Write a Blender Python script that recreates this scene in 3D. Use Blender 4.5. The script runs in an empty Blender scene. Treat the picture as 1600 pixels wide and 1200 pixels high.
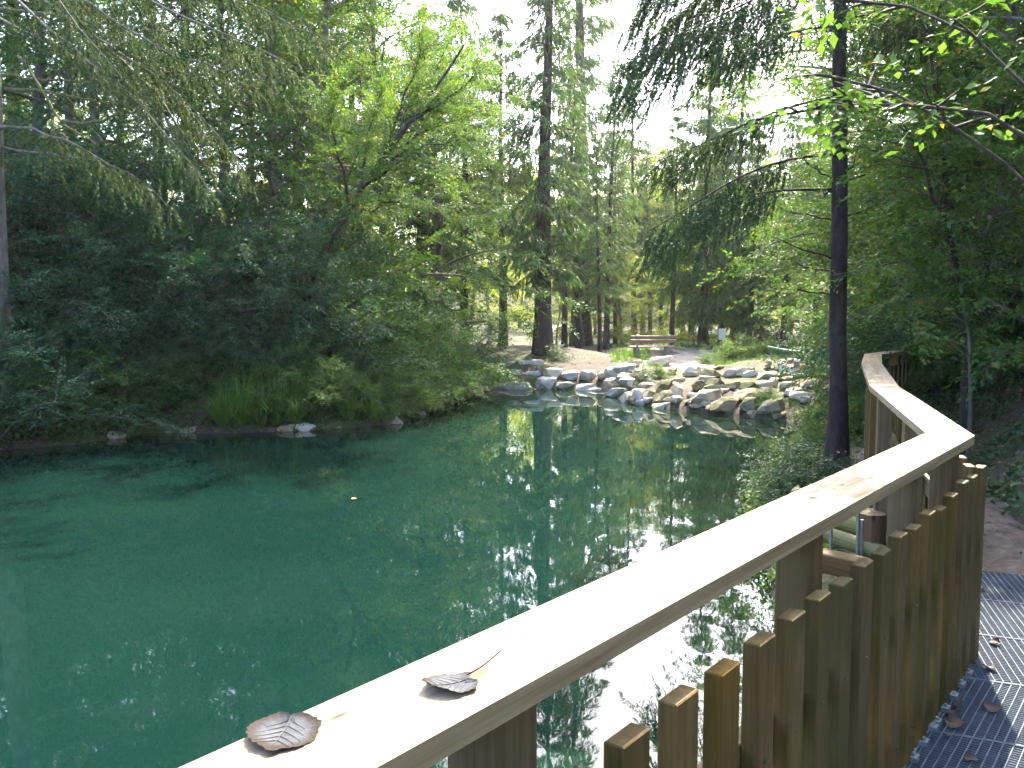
import bpy, math, random
import numpy as np
from mathutils import Vector, Matrix

# ------------------------------------------------------------------ camera, sky, sun, exposure
SC = bpy.context.scene
COL = SC.collection
FPX, CX, CY, HOR = 1400.0, 800.0, 600.0, 480.0
EYE = np.array([0.0, 0.0, 2.4])
PITCH = math.atan((CY - HOR) / FPX)
cam_d = bpy.data.cameras.new('camera')
cam_d.sensor_width = 36.0
cam_d.lens = FPX / 1600.0 * 36.0
cam_d.clip_end = 2000.0
cam_d.clip_start = 0.02
cam = bpy.data.objects.new('camera', cam_d)
COL.objects.link(cam)
cam.location = EYE
cam.rotation_euler = (math.pi / 2 - PITCH, 0, 0)
SC.camera = cam

SUN_AZ, SUN_EL = 18.0, 47.0          # degrees, azimuth measured from the view direction, minus = left
w = bpy.data.worlds.new('World')
SC.world = w
w.use_nodes = True
wn = w.node_tree.nodes
sky = wn.new('ShaderNodeTexSky')
sky.sky_type = 'NISHITA'
sky.sun_disc = False
sky.sun_elevation = math.radians(SUN_EL)
sky.sun_rotation = math.radians(SUN_AZ)
sky.dust_density = 2.5
sky.air_density = 0.8
sky.ozone_density = 0.6
w.node_tree.links.new(sky.outputs[0], wn['Background'].inputs[0])
wn['Background'].inputs[1].default_value = 0.15
sun_d = bpy.data.lights.new('sun', 'SUN')
sun_d.energy = 3.0
sun_d.angle = math.radians(0.53)
sun_d.color = (1.0, 0.90, 0.70)
sun = bpy.data.objects.new('sun', sun_d)
COL.objects.link(sun)
_az, _el = math.radians(SUN_AZ), math.radians(SUN_EL)
sdir = Vector((math.sin(_az) * math.cos(_el), math.cos(_az) * math.cos(_el), math.sin(_el)))
sun.rotation_euler = sdir.to_track_quat('Z', 'Y').to_euler()
sun.location = sdir * 60
vs = SC.view_settings
vs.view_transform = 'Standard'
vs.look = 'None'
vs.gamma = 1.0
vs.use_curve_mapping = False
vs.exposure = 3.0
SC.render.engine = 'CYCLES'
cy = SC.cycles
cy.use_denoising = True
cy.max_bounces = 5
cy.diffuse_bounces = 2
cy.glossy_bounces = 2
cy.transmission_bounces = 3
cy.use_adaptive_sampling = True
cy.adaptive_threshold = 0.03
cy.transparent_max_bounces = 6
cy.caustics_reflective = False
cy.caustics_refractive = False
cy.sample_clamp_indirect = 6.0

rng = np.random.default_rng(11)
R = math.radians

# ------------------------------------------------------------------ pixel helpers (measuring only)
_cp, _sp = math.cos(PITCH), math.sin(PITCH)
def ray(px, py):
    a, b = (px - CX) / FPX, (CY - py) / FPX
    d = np.array([a, _cp + b * _sp, -_sp + b * _cp])
    return d
def onz(px, py, z):
    d = ray(px, py)
    return EYE + d * ((z - EYE[2]) / d[2])
def ony(px, py, Y):
    d = ray(px, py)
    return EYE + d * (Y / d[1])

# ------------------------------------------------------------------ mesh collecting
class MB:
    def __init__(self):
        self.v = []; self.f = []; self.m = []; self.n = 0
    def add(self, V, F, mi=0):
        """V (n,3), F (k, 3 or 4)"""
        V = np.asarray(V, dtype=np.float64).reshape(-1, 3)
        F = np.asarray(F, dtype=np.int64)
        self.v.append(V)
        self.f.append(F + self.n)
        self.m.append(np.full(len(F), mi, dtype=np.int32))
        self.n += len(V)
    def addmb(self, o):
        for V, F, M in zip(o.v, o.f, o.m):
            pass
    def mesh(self, name, mats, smooth=False):
        me = bpy.data.meshes.new(name)
        V = np.concatenate(self.v)
        tot = np.concatenate([np.full(len(F), F.shape[1], dtype=np.int32) for F in self.f])
        loops = np.concatenate([F.reshape(-1) for F in self.f]).astype(np.int32)
        start = np.zeros(len(tot), dtype=np.int32)
        start[1:] = np.cumsum(tot)[:-1]
        me.vertices.add(len(V)); me.vertices.foreach_set('co', V.astype(np.float32).reshape(-1))
        me.loops.add(len(loops)); me.loops.foreach_set('vertex_index', loops)
        me.polygons.add(len(tot))
        me.polygons.foreach_set('loop_start', start)
        me.polygons.foreach_set('material_index', np.concatenate(self.m))
        me.polygons.foreach_set('use_smooth', np.full(len(tot), smooth, dtype=bool))
        me.update(calc_edges=True)
        me.validate()
        for m in (mats if isinstance(mats, (list, tuple)) else [mats]):
            me.materials.append(m)
        return me
    def box(self, c, s, ax=None, mi=0):
        """centre c, full size s, ax = 3 axis rows"""
        c = np.asarray(c, float); s = np.asarray(s, float) / 2
        ax = np.eye(3) if ax is None else np.asarray(ax, float)
        k = np.array([[x, y, z] for z in (-1, 1) for y in (-1, 1) for x in (-1, 1)]) * s
        self.add(c + k @ ax, [[0, 2, 3, 1], [4, 5, 7, 6], [0, 1, 5, 4], [2, 6, 7, 3], [0, 4, 6, 2], [1, 3, 7, 5]], mi)
    def tube(self, P, r, n=8, cap=True, mi=0, wob=0.0):
        P = np.asarray(P, float); k = len(P)
        r = np.broadcast_to(np.asarray(r, float), (k,)).copy()
        T = np.gradient(P, axis=0)
        T /= np.linalg.norm(T, axis=1)[:, None] + 1e-9
        up = np.array([0, 0, 1.0]) if abs(T[0, 2]) < 0.9 else np.array([0, 1.0, 0])
        A = np.cross(T, up); A /= np.linalg.norm(A, axis=1)[:, None] + 1e-9
        B = np.cross(T, A)
        t = np.linspace(0, 2 * math.pi, n, endpoint=False)
        rr = r[:, None, None]
        if wob: rr = rr * (1 + wob * rng.normal(size=(k, n, 1)))
        V = P[:, None, :] + rr * (np.cos(t)[None, :, None] * A[:, None, :] + np.sin(t)[None, :, None] * B[:, None, :])
        i = np.arange(k - 1)[:, None] * n; j = np.arange(n)[None, :]; j2 = (j + 1) % n
        F = np.stack([i + j, i + j2, i + n + j2, i + n + j], -1).reshape(-1, 4)
        b0 = self.n
        self.add(V.reshape(-1, 3), F, mi)
        if cap:
            for e, q in ((0, 0), (k - 1, 1)):
                V2 = np.vstack([V[e], P[e][None]])
                j = np.arange(n); F2 = np.stack([np.full(n, n), (j + 1) % n, j], -1)
                if q: F2 = F2[:, ::-1]
                self.add(V2, F2, mi)
    def prism(self, poly, z0, z1, mi=0):
        """horizontal polygon (ccw) extruded, fan-triangulated sides quads"""
        poly = np.asarray(poly, float); n = len(poly)
        V = np.vstack([np.c_[poly, np.full(n, z0)], np.c_[poly, np.full(n, z1)]])
        j = np.arange(n); j2 = (j + 1) % n
        self.add(V, np.stack([j, j2, j2 + n, j + n], -1), mi)
        c0 = np.r_[poly.mean(0), z0]; c1 = np.r_[poly.mean(0), z1]
        if n == 4:
            self.add(V, [[3, 2, 1, 0], [4, 5, 6, 7]], mi)
        else:
            self.add(np.vstack([V[:n], c0]), np.stack([np.full(n, n), j2, j], -1), mi)
            self.add(np.vstack([V[n:], c1]), np.stack([np.full(n, n), j, j2], -1), mi)

def link(name, data, parent=None, loc=None, rot=None, scale=None):
    o = bpy.data.objects.new(name, data)
    COL.objects.link(o)
    if parent is not None: o.parent = parent
    if loc is not None: o.location = loc
    if rot is not None: o.rotation_euler = rot
    if scale is not None: o.scale = scale if hasattr(scale, '__len__') else (scale,) * 3
    return o
def tag(o, label=None, cat=None, group=None, kind=None):
    if label: o['label'] = label
    if cat: o['category'] = cat
    if group: o['group'] = group
    if kind: o['kind'] = kind
    return o
def thing(name, label, cat, loc=(0, 0, 0), rotz=0.0, group=None, scale=1.0, rot=None):
    o = link(name, None, loc=loc, rot=rot or (0, 0, rotz), scale=scale)
    o.empty_display_size = 0.2
    return tag(o, label, cat, group)
def bevel(o, wd=0.004, seg=1):
    m = o.modifiers.new('bevel', 'BEVEL'); m.width = wd; m.segments = seg; m.limit_method = 'ANGLE'
    return o

# ------------------------------------------------------------------ materials
def newmat(name):
    m = bpy.data.materials.new(name); m.use_nodes = True
    nt = m.node_tree; bs = nt.nodes['Principled BSDF']
    return m, nt, bs
def N(nt, t, **kw):
    n = nt.nodes.new('ShaderNode' + t)
    for k, v in kw.items():
        if k in ('loc',): continue
        setattr(n, k, v)
    return n
def ramp(nt, src, stops):
    r = N(nt, 'ValToRGB')
    e = r.color_ramp.elements
    while len(e) < len(stops): e.new(0.5)
    for x, (p, c) in zip(e, stops):
        x.position = p; x.color = (*c, 1) if len(c) == 3 else c
    nt.links.new(src, r.inputs[0])
    return r.outputs[0]
def noise(nt, scale, detail=4, rough=0.55, vec=None, dist=0.0):
    n = N(nt, 'TexNoise'); n.inputs['Scale'].default_value = scale
    n.inputs['Detail'].default_value = detail; n.inputs['Roughness'].default_value = rough
    n.inputs['Distortion'].default_value = dist
    if vec is not None: nt.links.new(vec, n.inputs['Vector'])
    return n.outputs['Fac']
def coords(nt, kind='Object', scale=None):
    c = N(nt, 'TexCoord').outputs[kind]
    if scale is None: return c
    mp = N(nt, 'Mapping'); mp.inputs['Scale'].default_value = scale
    nt.links.new(c, mp.inputs[0])
    return mp.outputs[0]
def worldpos(nt, scale=None):
    c = N(nt, 'NewGeometry').outputs['Position']
    if scale is None: return c
    mp = N(nt, 'Mapping'); mp.inputs['Scale'].default_value = scale
    nt.links.new(c, mp.inputs[0])
    return mp.outputs[0]
def mix(nt, fac, a, b, mode='MIX'):
    m = N(nt, 'Mix', data_type='RGBA', blend_type=mode)
    if isinstance(fac, (int, float)): m.inputs[0].default_value = fac
    else: nt.links.new(fac, m.inputs[0])
    for i, s in ((6, a), (7, b)):
        if isinstance(s, tuple): m.inputs[i].default_value = (*s, 1) if len(s) == 3 else s
        else: nt.links.new(s, m.inputs[i])
    return m.outputs[2]
def bump(nt, bs, h, strength=0.4, dist=0.02):
    b = N(nt, 'Bump'); b.inputs['Strength'].default_value = strength; b.inputs['Distance'].default_value = dist
    nt.links.new(h, b.inputs['Height']); nt.links.new(b.outputs[0], bs.inputs['Normal'])
    return b
def math_(nt, op, a, b=None):
    m = N(nt, 'Math', operation=op)
    for i, s in enumerate((a, b)):
        if s is None: continue
        if isinstance(s, (int, float)): m.inputs[i].default_value = s
        else: nt.links.new(s, m.inputs[i])
    return m.outputs[0]

def leaf_mat(name, dark, light, trans=0.35, rough=0.45, spec=0.4, warm=None):
    m, nt, bs = newmat(name)
    g = N(nt, 'NewGeometry'); oi = N(nt, 'ObjectInfo')
    isl = g.outputs['Random Per Island']
    nz = noise(nt, 0.9, 3, 0.6, worldpos(nt))
    f = math_(nt, 'ADD', math_(nt, 'MULTIPLY', isl, 0.55), math_(nt, 'MULTIPLY', nz, 0.6))
    f = math_(nt, 'ADD', f, math_(nt, 'MULTIPLY', math_(nt, 'SUBTRACT', oi.outputs['Random'], 0.5), 0.35))
    c = ramp(nt, f, [(0.2, dark), (0.85, light)])
    if warm:
        k = ramp(nt, isl, [(0.955, (0, 0, 0)), (0.975, (1, 1, 1))])
        c = mix(nt, k, c, warm)
    nt.links.new(c, bs.inputs['Base Color'])
    bs.inputs['Roughness'].default_value = rough
    bs.inputs['Specular IOR Level'].default_value = spec
    tr = N(nt, 'BsdfTranslucent')
    tc = mix(nt, 1.0, c, (1.25, 1.2, 0.45), 'MULTIPLY')
    nt.links.new(tc, tr.inputs[0])
    ms = N(nt, 'MixShader'); ms.inputs[0].default_value = trans
    nt.links.new(bs.outputs[0], ms.inputs[1]); nt.links.new(tr.outputs[0], ms.inputs[2])
    nt.links.new(ms.outputs[0], nt.nodes['Material Output'].inputs['Surface'])
    return m
def bark_mat(name, dark, light, scale=(14, 14, 2.5), moss=None, mossamt=0.5, mossz=None):
    m, nt, bs = newmat(name)
    v = coords(nt, 'Object', scale)
    n1 = noise(nt, 1.0, 6, 0.65, v, 0.6)
    c = ramp(nt, n1, [(0.3, dark), (0.7, light)])
    if moss:
        n2 = noise(nt, 2.2, 5, 0.6, coords(nt))
        k = ramp(nt, n2, [(mossamt - 0.05, (0, 0, 0)), (mossamt + 0.07, (1, 1, 1))])
        c = mix(nt, k, c, moss)
    nt.links.new(c, bs.inputs['Base Color'])
    bs.inputs['Roughness'].default_value = 0.85
    bump(nt, bs, n1, 0.8, 0.03)
    return m
def wood_mat(name, dark, light, knots=True, green=None, rough=0.55, wscale=1.0, vary=0.15, knotlist=None):
    """sawn timber, grain along local X"""
    m, nt, bs = newmat(name)
    oi = N(nt, 'ObjectInfo')
    tc = coords(nt, 'Object')
    add = N(nt, 'VectorMath', operation='ADD'); nt.links.new(tc, add.inputs[0])
    rv = N(nt, 'CombineXYZ')
    nt.links.new(math_(nt, 'MULTIPLY', oi.outputs['Random'], 17.0), rv.inputs[0])
    nt.links.new(math_(nt, 'MULTIPLY', oi.outputs['Random'], 5.3), rv.inputs[1])
    nt.links.new(rv.outputs[0], add.inputs[1])
    mp = N(nt, 'Mapping'); mp.inputs['Scale'].default_value = (1.1, 22 * wscale, 22 * wscale); nt.links.new(add.outputs[0], mp.inputs[0])
    g1 = noise(nt, 1.0, 5, 0.6, mp.outputs[0], 0.5)
    mp2 = N(nt, 'Mapping'); mp2.inputs['Scale'].default_value = (3, 130, 130); nt.links.new(add.outputs[0], mp2.inputs[0])
    g2 = noise(nt, 1.0, 3, 0.6, mp2.outputs[0])
    c = ramp(nt, math_(nt, 'ADD', math_(nt, 'MULTIPLY', g1, 0.7), math_(nt, 'MULTIPLY', g2, 0.3)), [(0.35, dark), (0.65, light)])
    if knots:
        mp3 = N(nt, 'Mapping'); mp3.inputs['Scale'].default_value = (2.4, 6.5, 6.5); nt.links.new(add.outputs[0], mp3.inputs[0])
        vo = N(nt, 'TexVoronoi'); vo.inputs['Scale'].default_value = 1.0; nt.links.new(mp3.outputs[0], vo.inputs['Vector'])
        k = ramp(nt, vo.outputs['Distance'], [(0.05, (1, 1, 1)), (0.14, (0, 0, 0))])
        c = mix(nt, k, c, (dark[0] * 0.45, dark[1] * 0.34, dark[2] * 0.28))
    hsv = N(nt, 'HueSaturation'); nt.links.new(c, hsv.inputs['Color'])
    rs_ = math_(nt, 'FRACT', math_(nt, 'MULTIPLY', oi.outputs['Random'], 7.31))
    nt.links.new(math_(nt, 'ADD', math_(nt, 'MULTIPLY', oi.outputs['Random'], vary), 1.0 - vary * 0.5), hsv.inputs['Value'])
    nt.links.new(math_(nt, 'ADD', math_(nt, 'MULTIPLY', rs_, vary), 1.0 - vary * 0.5), hsv.inputs['Saturation'])
    c = hsv.outputs[0]
    if knotlist:
        for kx, ky, rx, ry, col in knotlist:
            mk = N(nt, 'Mapping', vector_type='TEXTURE'); mk.inputs['Location'].default_value = (kx, ky, 0); mk.inputs['Scale'].default_value = (rx, ry, 1.0)
            nt.links.new(tc, mk.inputs[0])
            sx = N(nt, 'SeparateXYZ'); nt.links.new(mk.outputs[0], sx.inputs[0])
            rr_ = math_(nt, 'SQRT', math_(nt, 'ADD', math_(nt, 'POWER', math_(nt, 'ABSOLUTE', sx.outputs[0]), 2.0), math_(nt, 'POWER', math_(nt, 'ABSOLUTE', sx.outputs[1]), 2.0)))
            rr_ = math_(nt, 'ADD', rr_, math_(nt, 'MULTIPLY', math_(nt, 'SUBTRACT', g1, 0.5), 1.1))
            k = ramp(nt, rr_, [(0.25, (1, 1, 1)), (0.8, (0.45, 0.45, 0.45)), (1.0, (0, 0, 0))])
            c = mix(nt, k, c, col)
    if green:
        n3 = noise(nt, 2.3, 4, 0.6, worldpos(nt, (2.5, 2.5, 0.9)))
        k = ramp(nt, n3, [(0.42, (0, 0, 0)), (0.62, (0.85, 0.85, 0.85))])
        c = mix(nt, k, c, green)
    nt.links.new(c, bs.inputs['Base Color'])
    bs.inputs['Roughness'].default_value = rough
    bs.inputs['Specular IOR Level'].default_value = 0.28
    bump(nt, bs, g2, 0.25, 0.004)
    return m
def stone_mat(name, dark, light, moss=None, mossamt=0.55, warm=None):
    m, nt, bs = newmat(name)
    oi = N(nt, 'ObjectInfo')
    p = worldpos(nt)
    n1 = noise(nt, 3.0, 8, 0.65, p, 0.4)
    c = ramp(nt, n1, [(0.28, dark), (0.55, light), (0.8, tuple(min(1, x * 1.15) for x in light))])
    if warm:
        k = ramp(nt, noise(nt, 1.3, 3, 0.5, p), [(0.5, (0, 0, 0)), (0.68, (0.8, 0.8, 0.8))])
        c = mix(nt, k, c, warm)
    c = mix(nt, math_(nt, 'MULTIPLY', oi.outputs['Random'], 0.4), c, tuple(x * 0.75 for x in dark))
    if moss:
        nn = N(nt, 'NewGeometry').outputs['Normal']
        sp = N(nt, 'SeparateXYZ'); nt.links.new(nn, sp.inputs[0])
        n2 = noise(nt, 2.0, 6, 0.65, p)
        a = math_(nt, 'ADD', n2, math_(nt, 'MULTIPLY', sp.outputs[2], 0.18))
        a = math_(nt, 'ADD', a, math_(nt, 'MULTIPLY', math_(nt, 'SUBTRACT', oi.outputs['Random'], 0.5), 0.22))
        k = ramp(nt, a, [(mossamt, (0, 0, 0)), (mossamt + 0.1, (1, 1, 1))])
        mc = ramp(nt, noise(nt, 24, 3, 0.6, p), [(0.3, tuple(x * 0.55 for x in moss)), (0.7, moss)])
        c = mix(nt, k, c, mc)
    nt.links.new(c, bs.inputs['Base Color'])
    bs.inputs['Roughness'].default_value = 0.85
    bump(nt, bs, noise(nt, 9, 8, 0.7, p), 0.6, 0.05)
    return m
def plain_mat(name, col, rough=0.6, metal=0.0, var=0.25, scale=6.0):
    m, nt, bs = newmat(name)
    n1 = noise(nt, scale, 5, 0.6, coords(nt))
    c = ramp(nt, n1, [(0.3, tuple(x * (1 - var) for x in col)), (0.7, tuple(min(1, x * (1 + var)) for x in col))])
    nt.links.new(c, bs.inputs['Base Color'])
    bs.inputs['Roughness'].default_value = rough
    bs.inputs['Metallic'].default_value = metal
    return m

M = {}
M['leaf_dark'] = leaf_mat('leaf_dark_evergreen', (0.02, 0.068, 0.04), (0.065, 0.155, 0.078), 0.3, 0.5, 0.22)
M['leaf_mid'] = leaf_mat('leaf_mid_green', (0.03, 0.098, 0.034), (0.092, 0.21, 0.06), 0.42, 0.5, 0.2, (0.22, 0.16, 0.03))
M['leaf_light'] = leaf_mat('leaf_light_green', (0.052, 0.13, 0.035), (0.14, 0.25, 0.07), 0.45, 0.5, 0.2, (0.30, 0.22, 0.04))
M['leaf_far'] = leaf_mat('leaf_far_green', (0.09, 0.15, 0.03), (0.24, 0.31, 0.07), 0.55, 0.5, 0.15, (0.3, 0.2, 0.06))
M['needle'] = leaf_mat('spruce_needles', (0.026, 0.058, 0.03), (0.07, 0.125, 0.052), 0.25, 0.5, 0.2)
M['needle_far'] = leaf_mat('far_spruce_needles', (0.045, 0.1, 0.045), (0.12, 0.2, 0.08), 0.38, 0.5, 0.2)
M['needle_grey'] = leaf_mat('spruce_needles_greyish', (0.032, 0.066, 0.034), (0.09, 0.14, 0.06), 0.3, 0.55, 0.15, (0.16, 0.12, 0.07))
M['ivy'] = leaf_mat('ivy_leaf', (0.02, 0.07, 0.03), (0.075, 0.16, 0.06), 0.2, 0.45, 0.3, (0.20, 0.13, 0.04))
M['sedge'] = leaf_mat('sedge_blade', (0.05, 0.13, 0.025), (0.16, 0.29, 0.06), 0.35, 0.45, 0.25)
M['litter'] = leaf_mat('fallen_leaf', (0.06, 0.038, 0.028), (0.30, 0.22, 0.155), 0.1, 0.7, 0.2)
M['bark'] = bark_mat('spruce_bark', (0.018, 0.014, 0.013), (0.075, 0.058, 0.052))
M['bark_red'] = bark_mat('dark_spruce_bark', (0.008, 0.006, 0.007), (0.05, 0.034, 0.034), (16, 16, 5), (0.05, 0.055, 0.05), 0.62)  # near-black reddish bark with grey patches, darker than the other spruces
M['bark_grey'] = bark_mat('grey_bark', (0.06, 0.05, 0.045), (0.2, 0.18, 0.16), (10, 10, 4), (0.07, 0.08, 0.03), 0.56)
M['moss_twig'] = bark_mat('mossy_twig', (0.05, 0.045, 0.02), (0.17, 0.15, 0.05), (20, 20, 20), (0.13, 0.13, 0.03), 0.48)
M['rail_wood'] = wood_mat('planed_pine', (0.24, 0.165, 0.095), (0.46, 0.37, 0.25), True, None, 0.62)
_tan = (0.105, 0.05, 0.014); _dk = (0.035, 0.02, 0.012)
M['rail_wood_near'] = wood_mat('planed_pine_near', (0.22, 0.15, 0.085), (0.44, 0.355, 0.24), False, None, 0.62, knotlist=[(3.585, -0.02, 0.075, 0.04, _tan), (3.60, -0.012, 0.014, 0.011, _dk), (3.79, -0.08, 0.05, 0.012, _dk), (3.785, 0.034, 0.03, 0.012, _dk), (4.536, 0.009, 0.06, 0.02, _tan), (4.545, 0.009, 0.014, 0.012, _dk), (4.25, 0.009, 0.03, 0.010, _dk), (4.77, -0.002, 0.035, 0.014, _dk), (5.3, 0.03, 0.03, 0.014, _dk), (5.75, -0.03, 0.04, 0.016, _dk), (3.35, 0.05, 0.03, 0.01, _dk)])
M['picket_wood'] = wood_mat('treated_pine', (0.068, 0.039, 0.010), (0.18, 0.115, 0.034), True, (0.055, 0.05, 0.012), 0.6, vary=0.32)
M['post_wood'] = wood_mat('square_pine', (0.10, 0.062, 0.026), (0.22, 0.15, 0.072), True, None, 0.65, vary=0.4)
M['bench_wood'] = wood_mat('bench_plank', (0.15, 0.10, 0.085), (0.30, 0.21, 0.19), False, None, 0.6)
M['log_wood'] = wood_mat('round_log', (0.14, 0.11, 0.05), (0.30, 0.26, 0.12), True, (0.14, 0.16, 0.04), 0.7, 0.3)
M['steel'] = plain_mat('galvanised_steel', (0.34, 0.38, 0.42), 0.42, 0.75, 0.2, 25)
M['steel_matt'] = plain_mat('galvanised_grating', (0.085, 0.112, 0.155), 0.75, 0.1, 0.25, 18)
M['stone_white'] = stone_mat('pale_limestone', (0.26, 0.24, 0.22), (0.66, 0.62, 0.58), (0.10, 0.10, 0.04), 0.74, (0.60, 0.50, 0.38))
M['stone_blue'] = stone_mat('bluish_limestone', (0.20, 0.20, 0.215), (0.48, 0.48, 0.50))
M['stone_moss'] = stone_mat('mossy_tufa', (0.16, 0.12, 0.08), (0.52, 0.45, 0.35), (0.085, 0.095, 0.022), 0.60, (0.30, 0.2, 0.1))
M['concrete'] = plain_mat('weathered_concrete', (0.25, 0.23, 0.21), 0.9, 0, 0.3, 9)
M['white_board'] = plain_mat('white_sign_board', (0.6, 0.6, 0.6), 0.5, 0, 0.08, 9)
M['pipe'] = plain_mat('pale_green_pipe', (0.16, 0.27, 0.25), 0.5, 0, 0.2, 9)
M['foam'] = plain_mat('falling_white_water', (0.7, 0.72, 0.74), 0.35, 0, 0.12, 40)
# ------------------------------------------------------------------ terrain
POND = np.array([(-10.5, 3), (-11.5, 9), (-10.8, 13.4), (-8.6, 14.9), (-7.6, 15.6), (-6.9, 17.1), (-5.6, 16.9), (-4.2, 17.2), (-3.1, 17.8), (-2.3, 18.6),
                 (-1.95, 20.6), (-1.7, 23.0), (-1.1, 25.4), (-0.4, 26.5), (0.6, 26.3), (1.9, 26.0), (2.7, 25.6), (2.75, 23.8), (3.0, 22.0), (3.9, 20.7),
                 (4.9, 19.4), (5.8, 18.7), (6.1, 17.2), (5.2, 15.2), (4.2, 13.4), (3.3, 12.0), (2.75, 10.5), (2.4, 9.0), (2.2, 7.5),
                 (1.9, 5.5), (1.6, 4.0), (1.0, 2.4), (0, 0.8), (-1.0, -0.6), (-2.2, -2.5), (-4, -6), (-8, -7), (-10, -4)], float)
def pond_sd(x, y):
    p = np.stack([np.ravel(x), np.ravel(y)], -1)
    best = np.full(len(p), 1e9); ins = np.zeros(len(p), bool)
    A = POND; B = np.roll(POND, -1, 0)
    for a, b in zip(A, B):
        e = b - a; q = p - a
        t = np.clip((q @ e) / (e @ e), 0, 1)
        best = np.minimum(best, np.linalg.norm(q - t[:, None] * e, axis=1))
        c = (a[1] > p[:, 1]) != (b[1] > p[:, 1])
        with np.errstate(divide='ignore', invalid='ignore'):
            xi = (b[0] - a[0]) * (p[:, 1] - a[1]) / (b[1] - a[1] + 1e-12) + a[0]
        ins ^= c & (p[:, 0] < xi)
    return np.where(ins, -best, best).reshape(np.shape(x))
def vnoise(x, y, s, seed):
    r = np.random.default_rng(seed).random((64, 64))
    u, v = x / s + 31.7, y / s + 17.3
    i, j = np.floor(u).astype(int), np.floor(v).astype(int)
    a, b = u - i, v - j
    a, b = a * a * (3 - 2 * a), b * b * (3 - 2 * b)
    g = lambda I, J: r[I % 64, J % 64]
    return (g(i, j) * (1 - a) + g(i + 1, j) * a) * (1 - b) + (g(i, j + 1) * (1 - a) + g(i + 1, j + 1) * a) * b - 0.5
PATH_Y = np.array([-30, 0, 4.0, 5.7, 7.5, 10, 14, 19, 28, 40, 60, 120])
PATH_R = np.array([0.8, 1.9, 3.55, 3.75, 4.15, 5.2, 6.4, 8.2, 14, 20, 30, 50])
LEFT_Y = np.array([-40, 12.5, 15, 17, 18, 19, 21, 25, 30, 40, 60, 120])
LEFT_X = np.array([-11, -11.6, -9.2, -6.8, -4.4, -3.0, -2.6, -2.4, -5, -9, -20, -40])
def height(x, y):
    x = np.asarray(x, float); y = np.asarray(y, float)
    d = pond_sd(x, y)
    inside = -np.minimum(1.8, 0.1 + 0.5 * -d)
    dd = np.maximum(d, 0)
    near = np.clip((14 - y) / 6, 0, 1) * (x > -2)          # walkway bank
    base = np.minimum(0.06 + 0.4 * dd, 0.46)
    base = base * (1 - near) + np.minimum(0.03 + 0.42 * dd, 0.66) * near
    mound = 0.55 * np.exp(-(((x + 0.1) / 2.2) ** 2 + ((y - 31) / 4.0) ** 2)) + 0.3 * np.exp(-(((x - 2.6) / 1.6) ** 2 + ((y - 31) / 3.0) ** 2))
    hl = 0.52 * np.maximum(0, np.minimum(np.interp(y, LEFT_Y, LEFT_X) - x, dd)); hl = np.where(hl > 6, 6 + 5 * np.tanh((hl - 6) / 10), hl)
    hr = 0.82 * np.maximum(0, x - np.interp(y, PATH_Y, PATH_R)); hr = np.where(hr > 9, 9 + 6 * np.tanh((hr - 9) / 12), hr)
    far = np.minimum(0.16 * np.maximum(0, y - 72), 8.0)
    weir = 0.35 * np.exp(-(((x - 7.6) / 1.8) ** 2 + ((y - 26.0) / 1.6) ** 2))
    ns = (0.16 * vnoise(x, y, 1.3, 1) + 0.07 * vnoise(x, y, 0.4, 2)) * np.clip(dd / 1.0, 0.15, 1)
    flat = np.clip((7 - y) / 1.5, 0, 1) * (x > -1.5)
    out = base + mound + hl + hr + far + weir + ns * (1 - 0.7 * flat)
    return np.where(d < 0, inside, out)
def axis(lo, a, b, hi, st, grow=1.13):
    mid = list(np.arange(a, b + 1e-6, st)); s = st; v = b
    while v < hi: s *= grow; v += s; mid.append(v)
    s = st; v = a; pre = []
    while v > lo: s *= grow; v -= s; pre.append(v)
    return np.array(pre[::-1] + mid)
GX = axis(-700, -13, 15, 700, 0.16); GY = axis(-300, 0, 36, 900, 0.16)
gx, gy = np.meshgrid(GX, GY)
GZ = height(gx, gy)
def hz(x, y):
    """height of the built ground (bilinear on its grid)"""
    x = np.asarray(x, float); y = np.asarray(y, float)
    i = np.clip(np.searchsorted(GX, x) - 1, 0, len(GX) - 2); j = np.clip(np.searchsorted(GY, y) - 1, 0, len(GY) - 2)
    a = (x - GX[i]) / (GX[i + 1] - GX[i]); b = (y - GY[j]) / (GY[j + 1] - GY[j])
    return (GZ[j, i] * (1 - a) + GZ[j, i + 1] * a) * (1 - b) + (GZ[j + 1, i] * (1 - a) + GZ[j + 1, i + 1] * a) * b
def onground(px, py, tmax=120):
    d = ray(px, py)
    t = np.linspace(1.5, tmax, 6000)
    P = EYE + t[:, None] * d
    h = hz(P[:, 0], P[:, 1])
    k = np.argmax(P[:, 2] < np.maximum(h, -0.02))
    return P[k]
mb = MB()
ny, nx = gx.shape
i = np.arange(ny - 1)[:, None] * nx + np.arange(nx - 1)[None, :]
mb.add(np.stack([gx, gy, GZ], -1), np.stack([i, i + 1, i + 1 + nx, i + nx], -1).reshape(-1, 4))
m, nt, bs = newmat('forest_floor')
p = worldpos(nt)
n1 = noise(nt, 1.1, 6, 0.6, p); n2 = noise(nt, 11, 5, 0.65, p); n3 = noise(nt, 0.35, 3, 0.5, p)
c = ramp(nt, n2, [(0.3, (0.022, 0.016, 0.013)), (0.55, (0.07, 0.05, 0.04)), (0.75, (0.13, 0.10, 0.08))])
k = ramp(nt, math_(nt, 'ADD', math_(nt, 'MULTIPLY', n1, 0.6), math_(nt, 'MULTIPLY', n3, 0.5)), [(0.52, (0, 0, 0)), (0.62, (0.85, 0.85, 0.85))])
c = mix(nt, k, c, (0.055, 0.085, 0.022))
nt.links.new(c, bs.inputs['Base Color']); bs.inputs['Roughness'].default_value = 0.95
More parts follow.
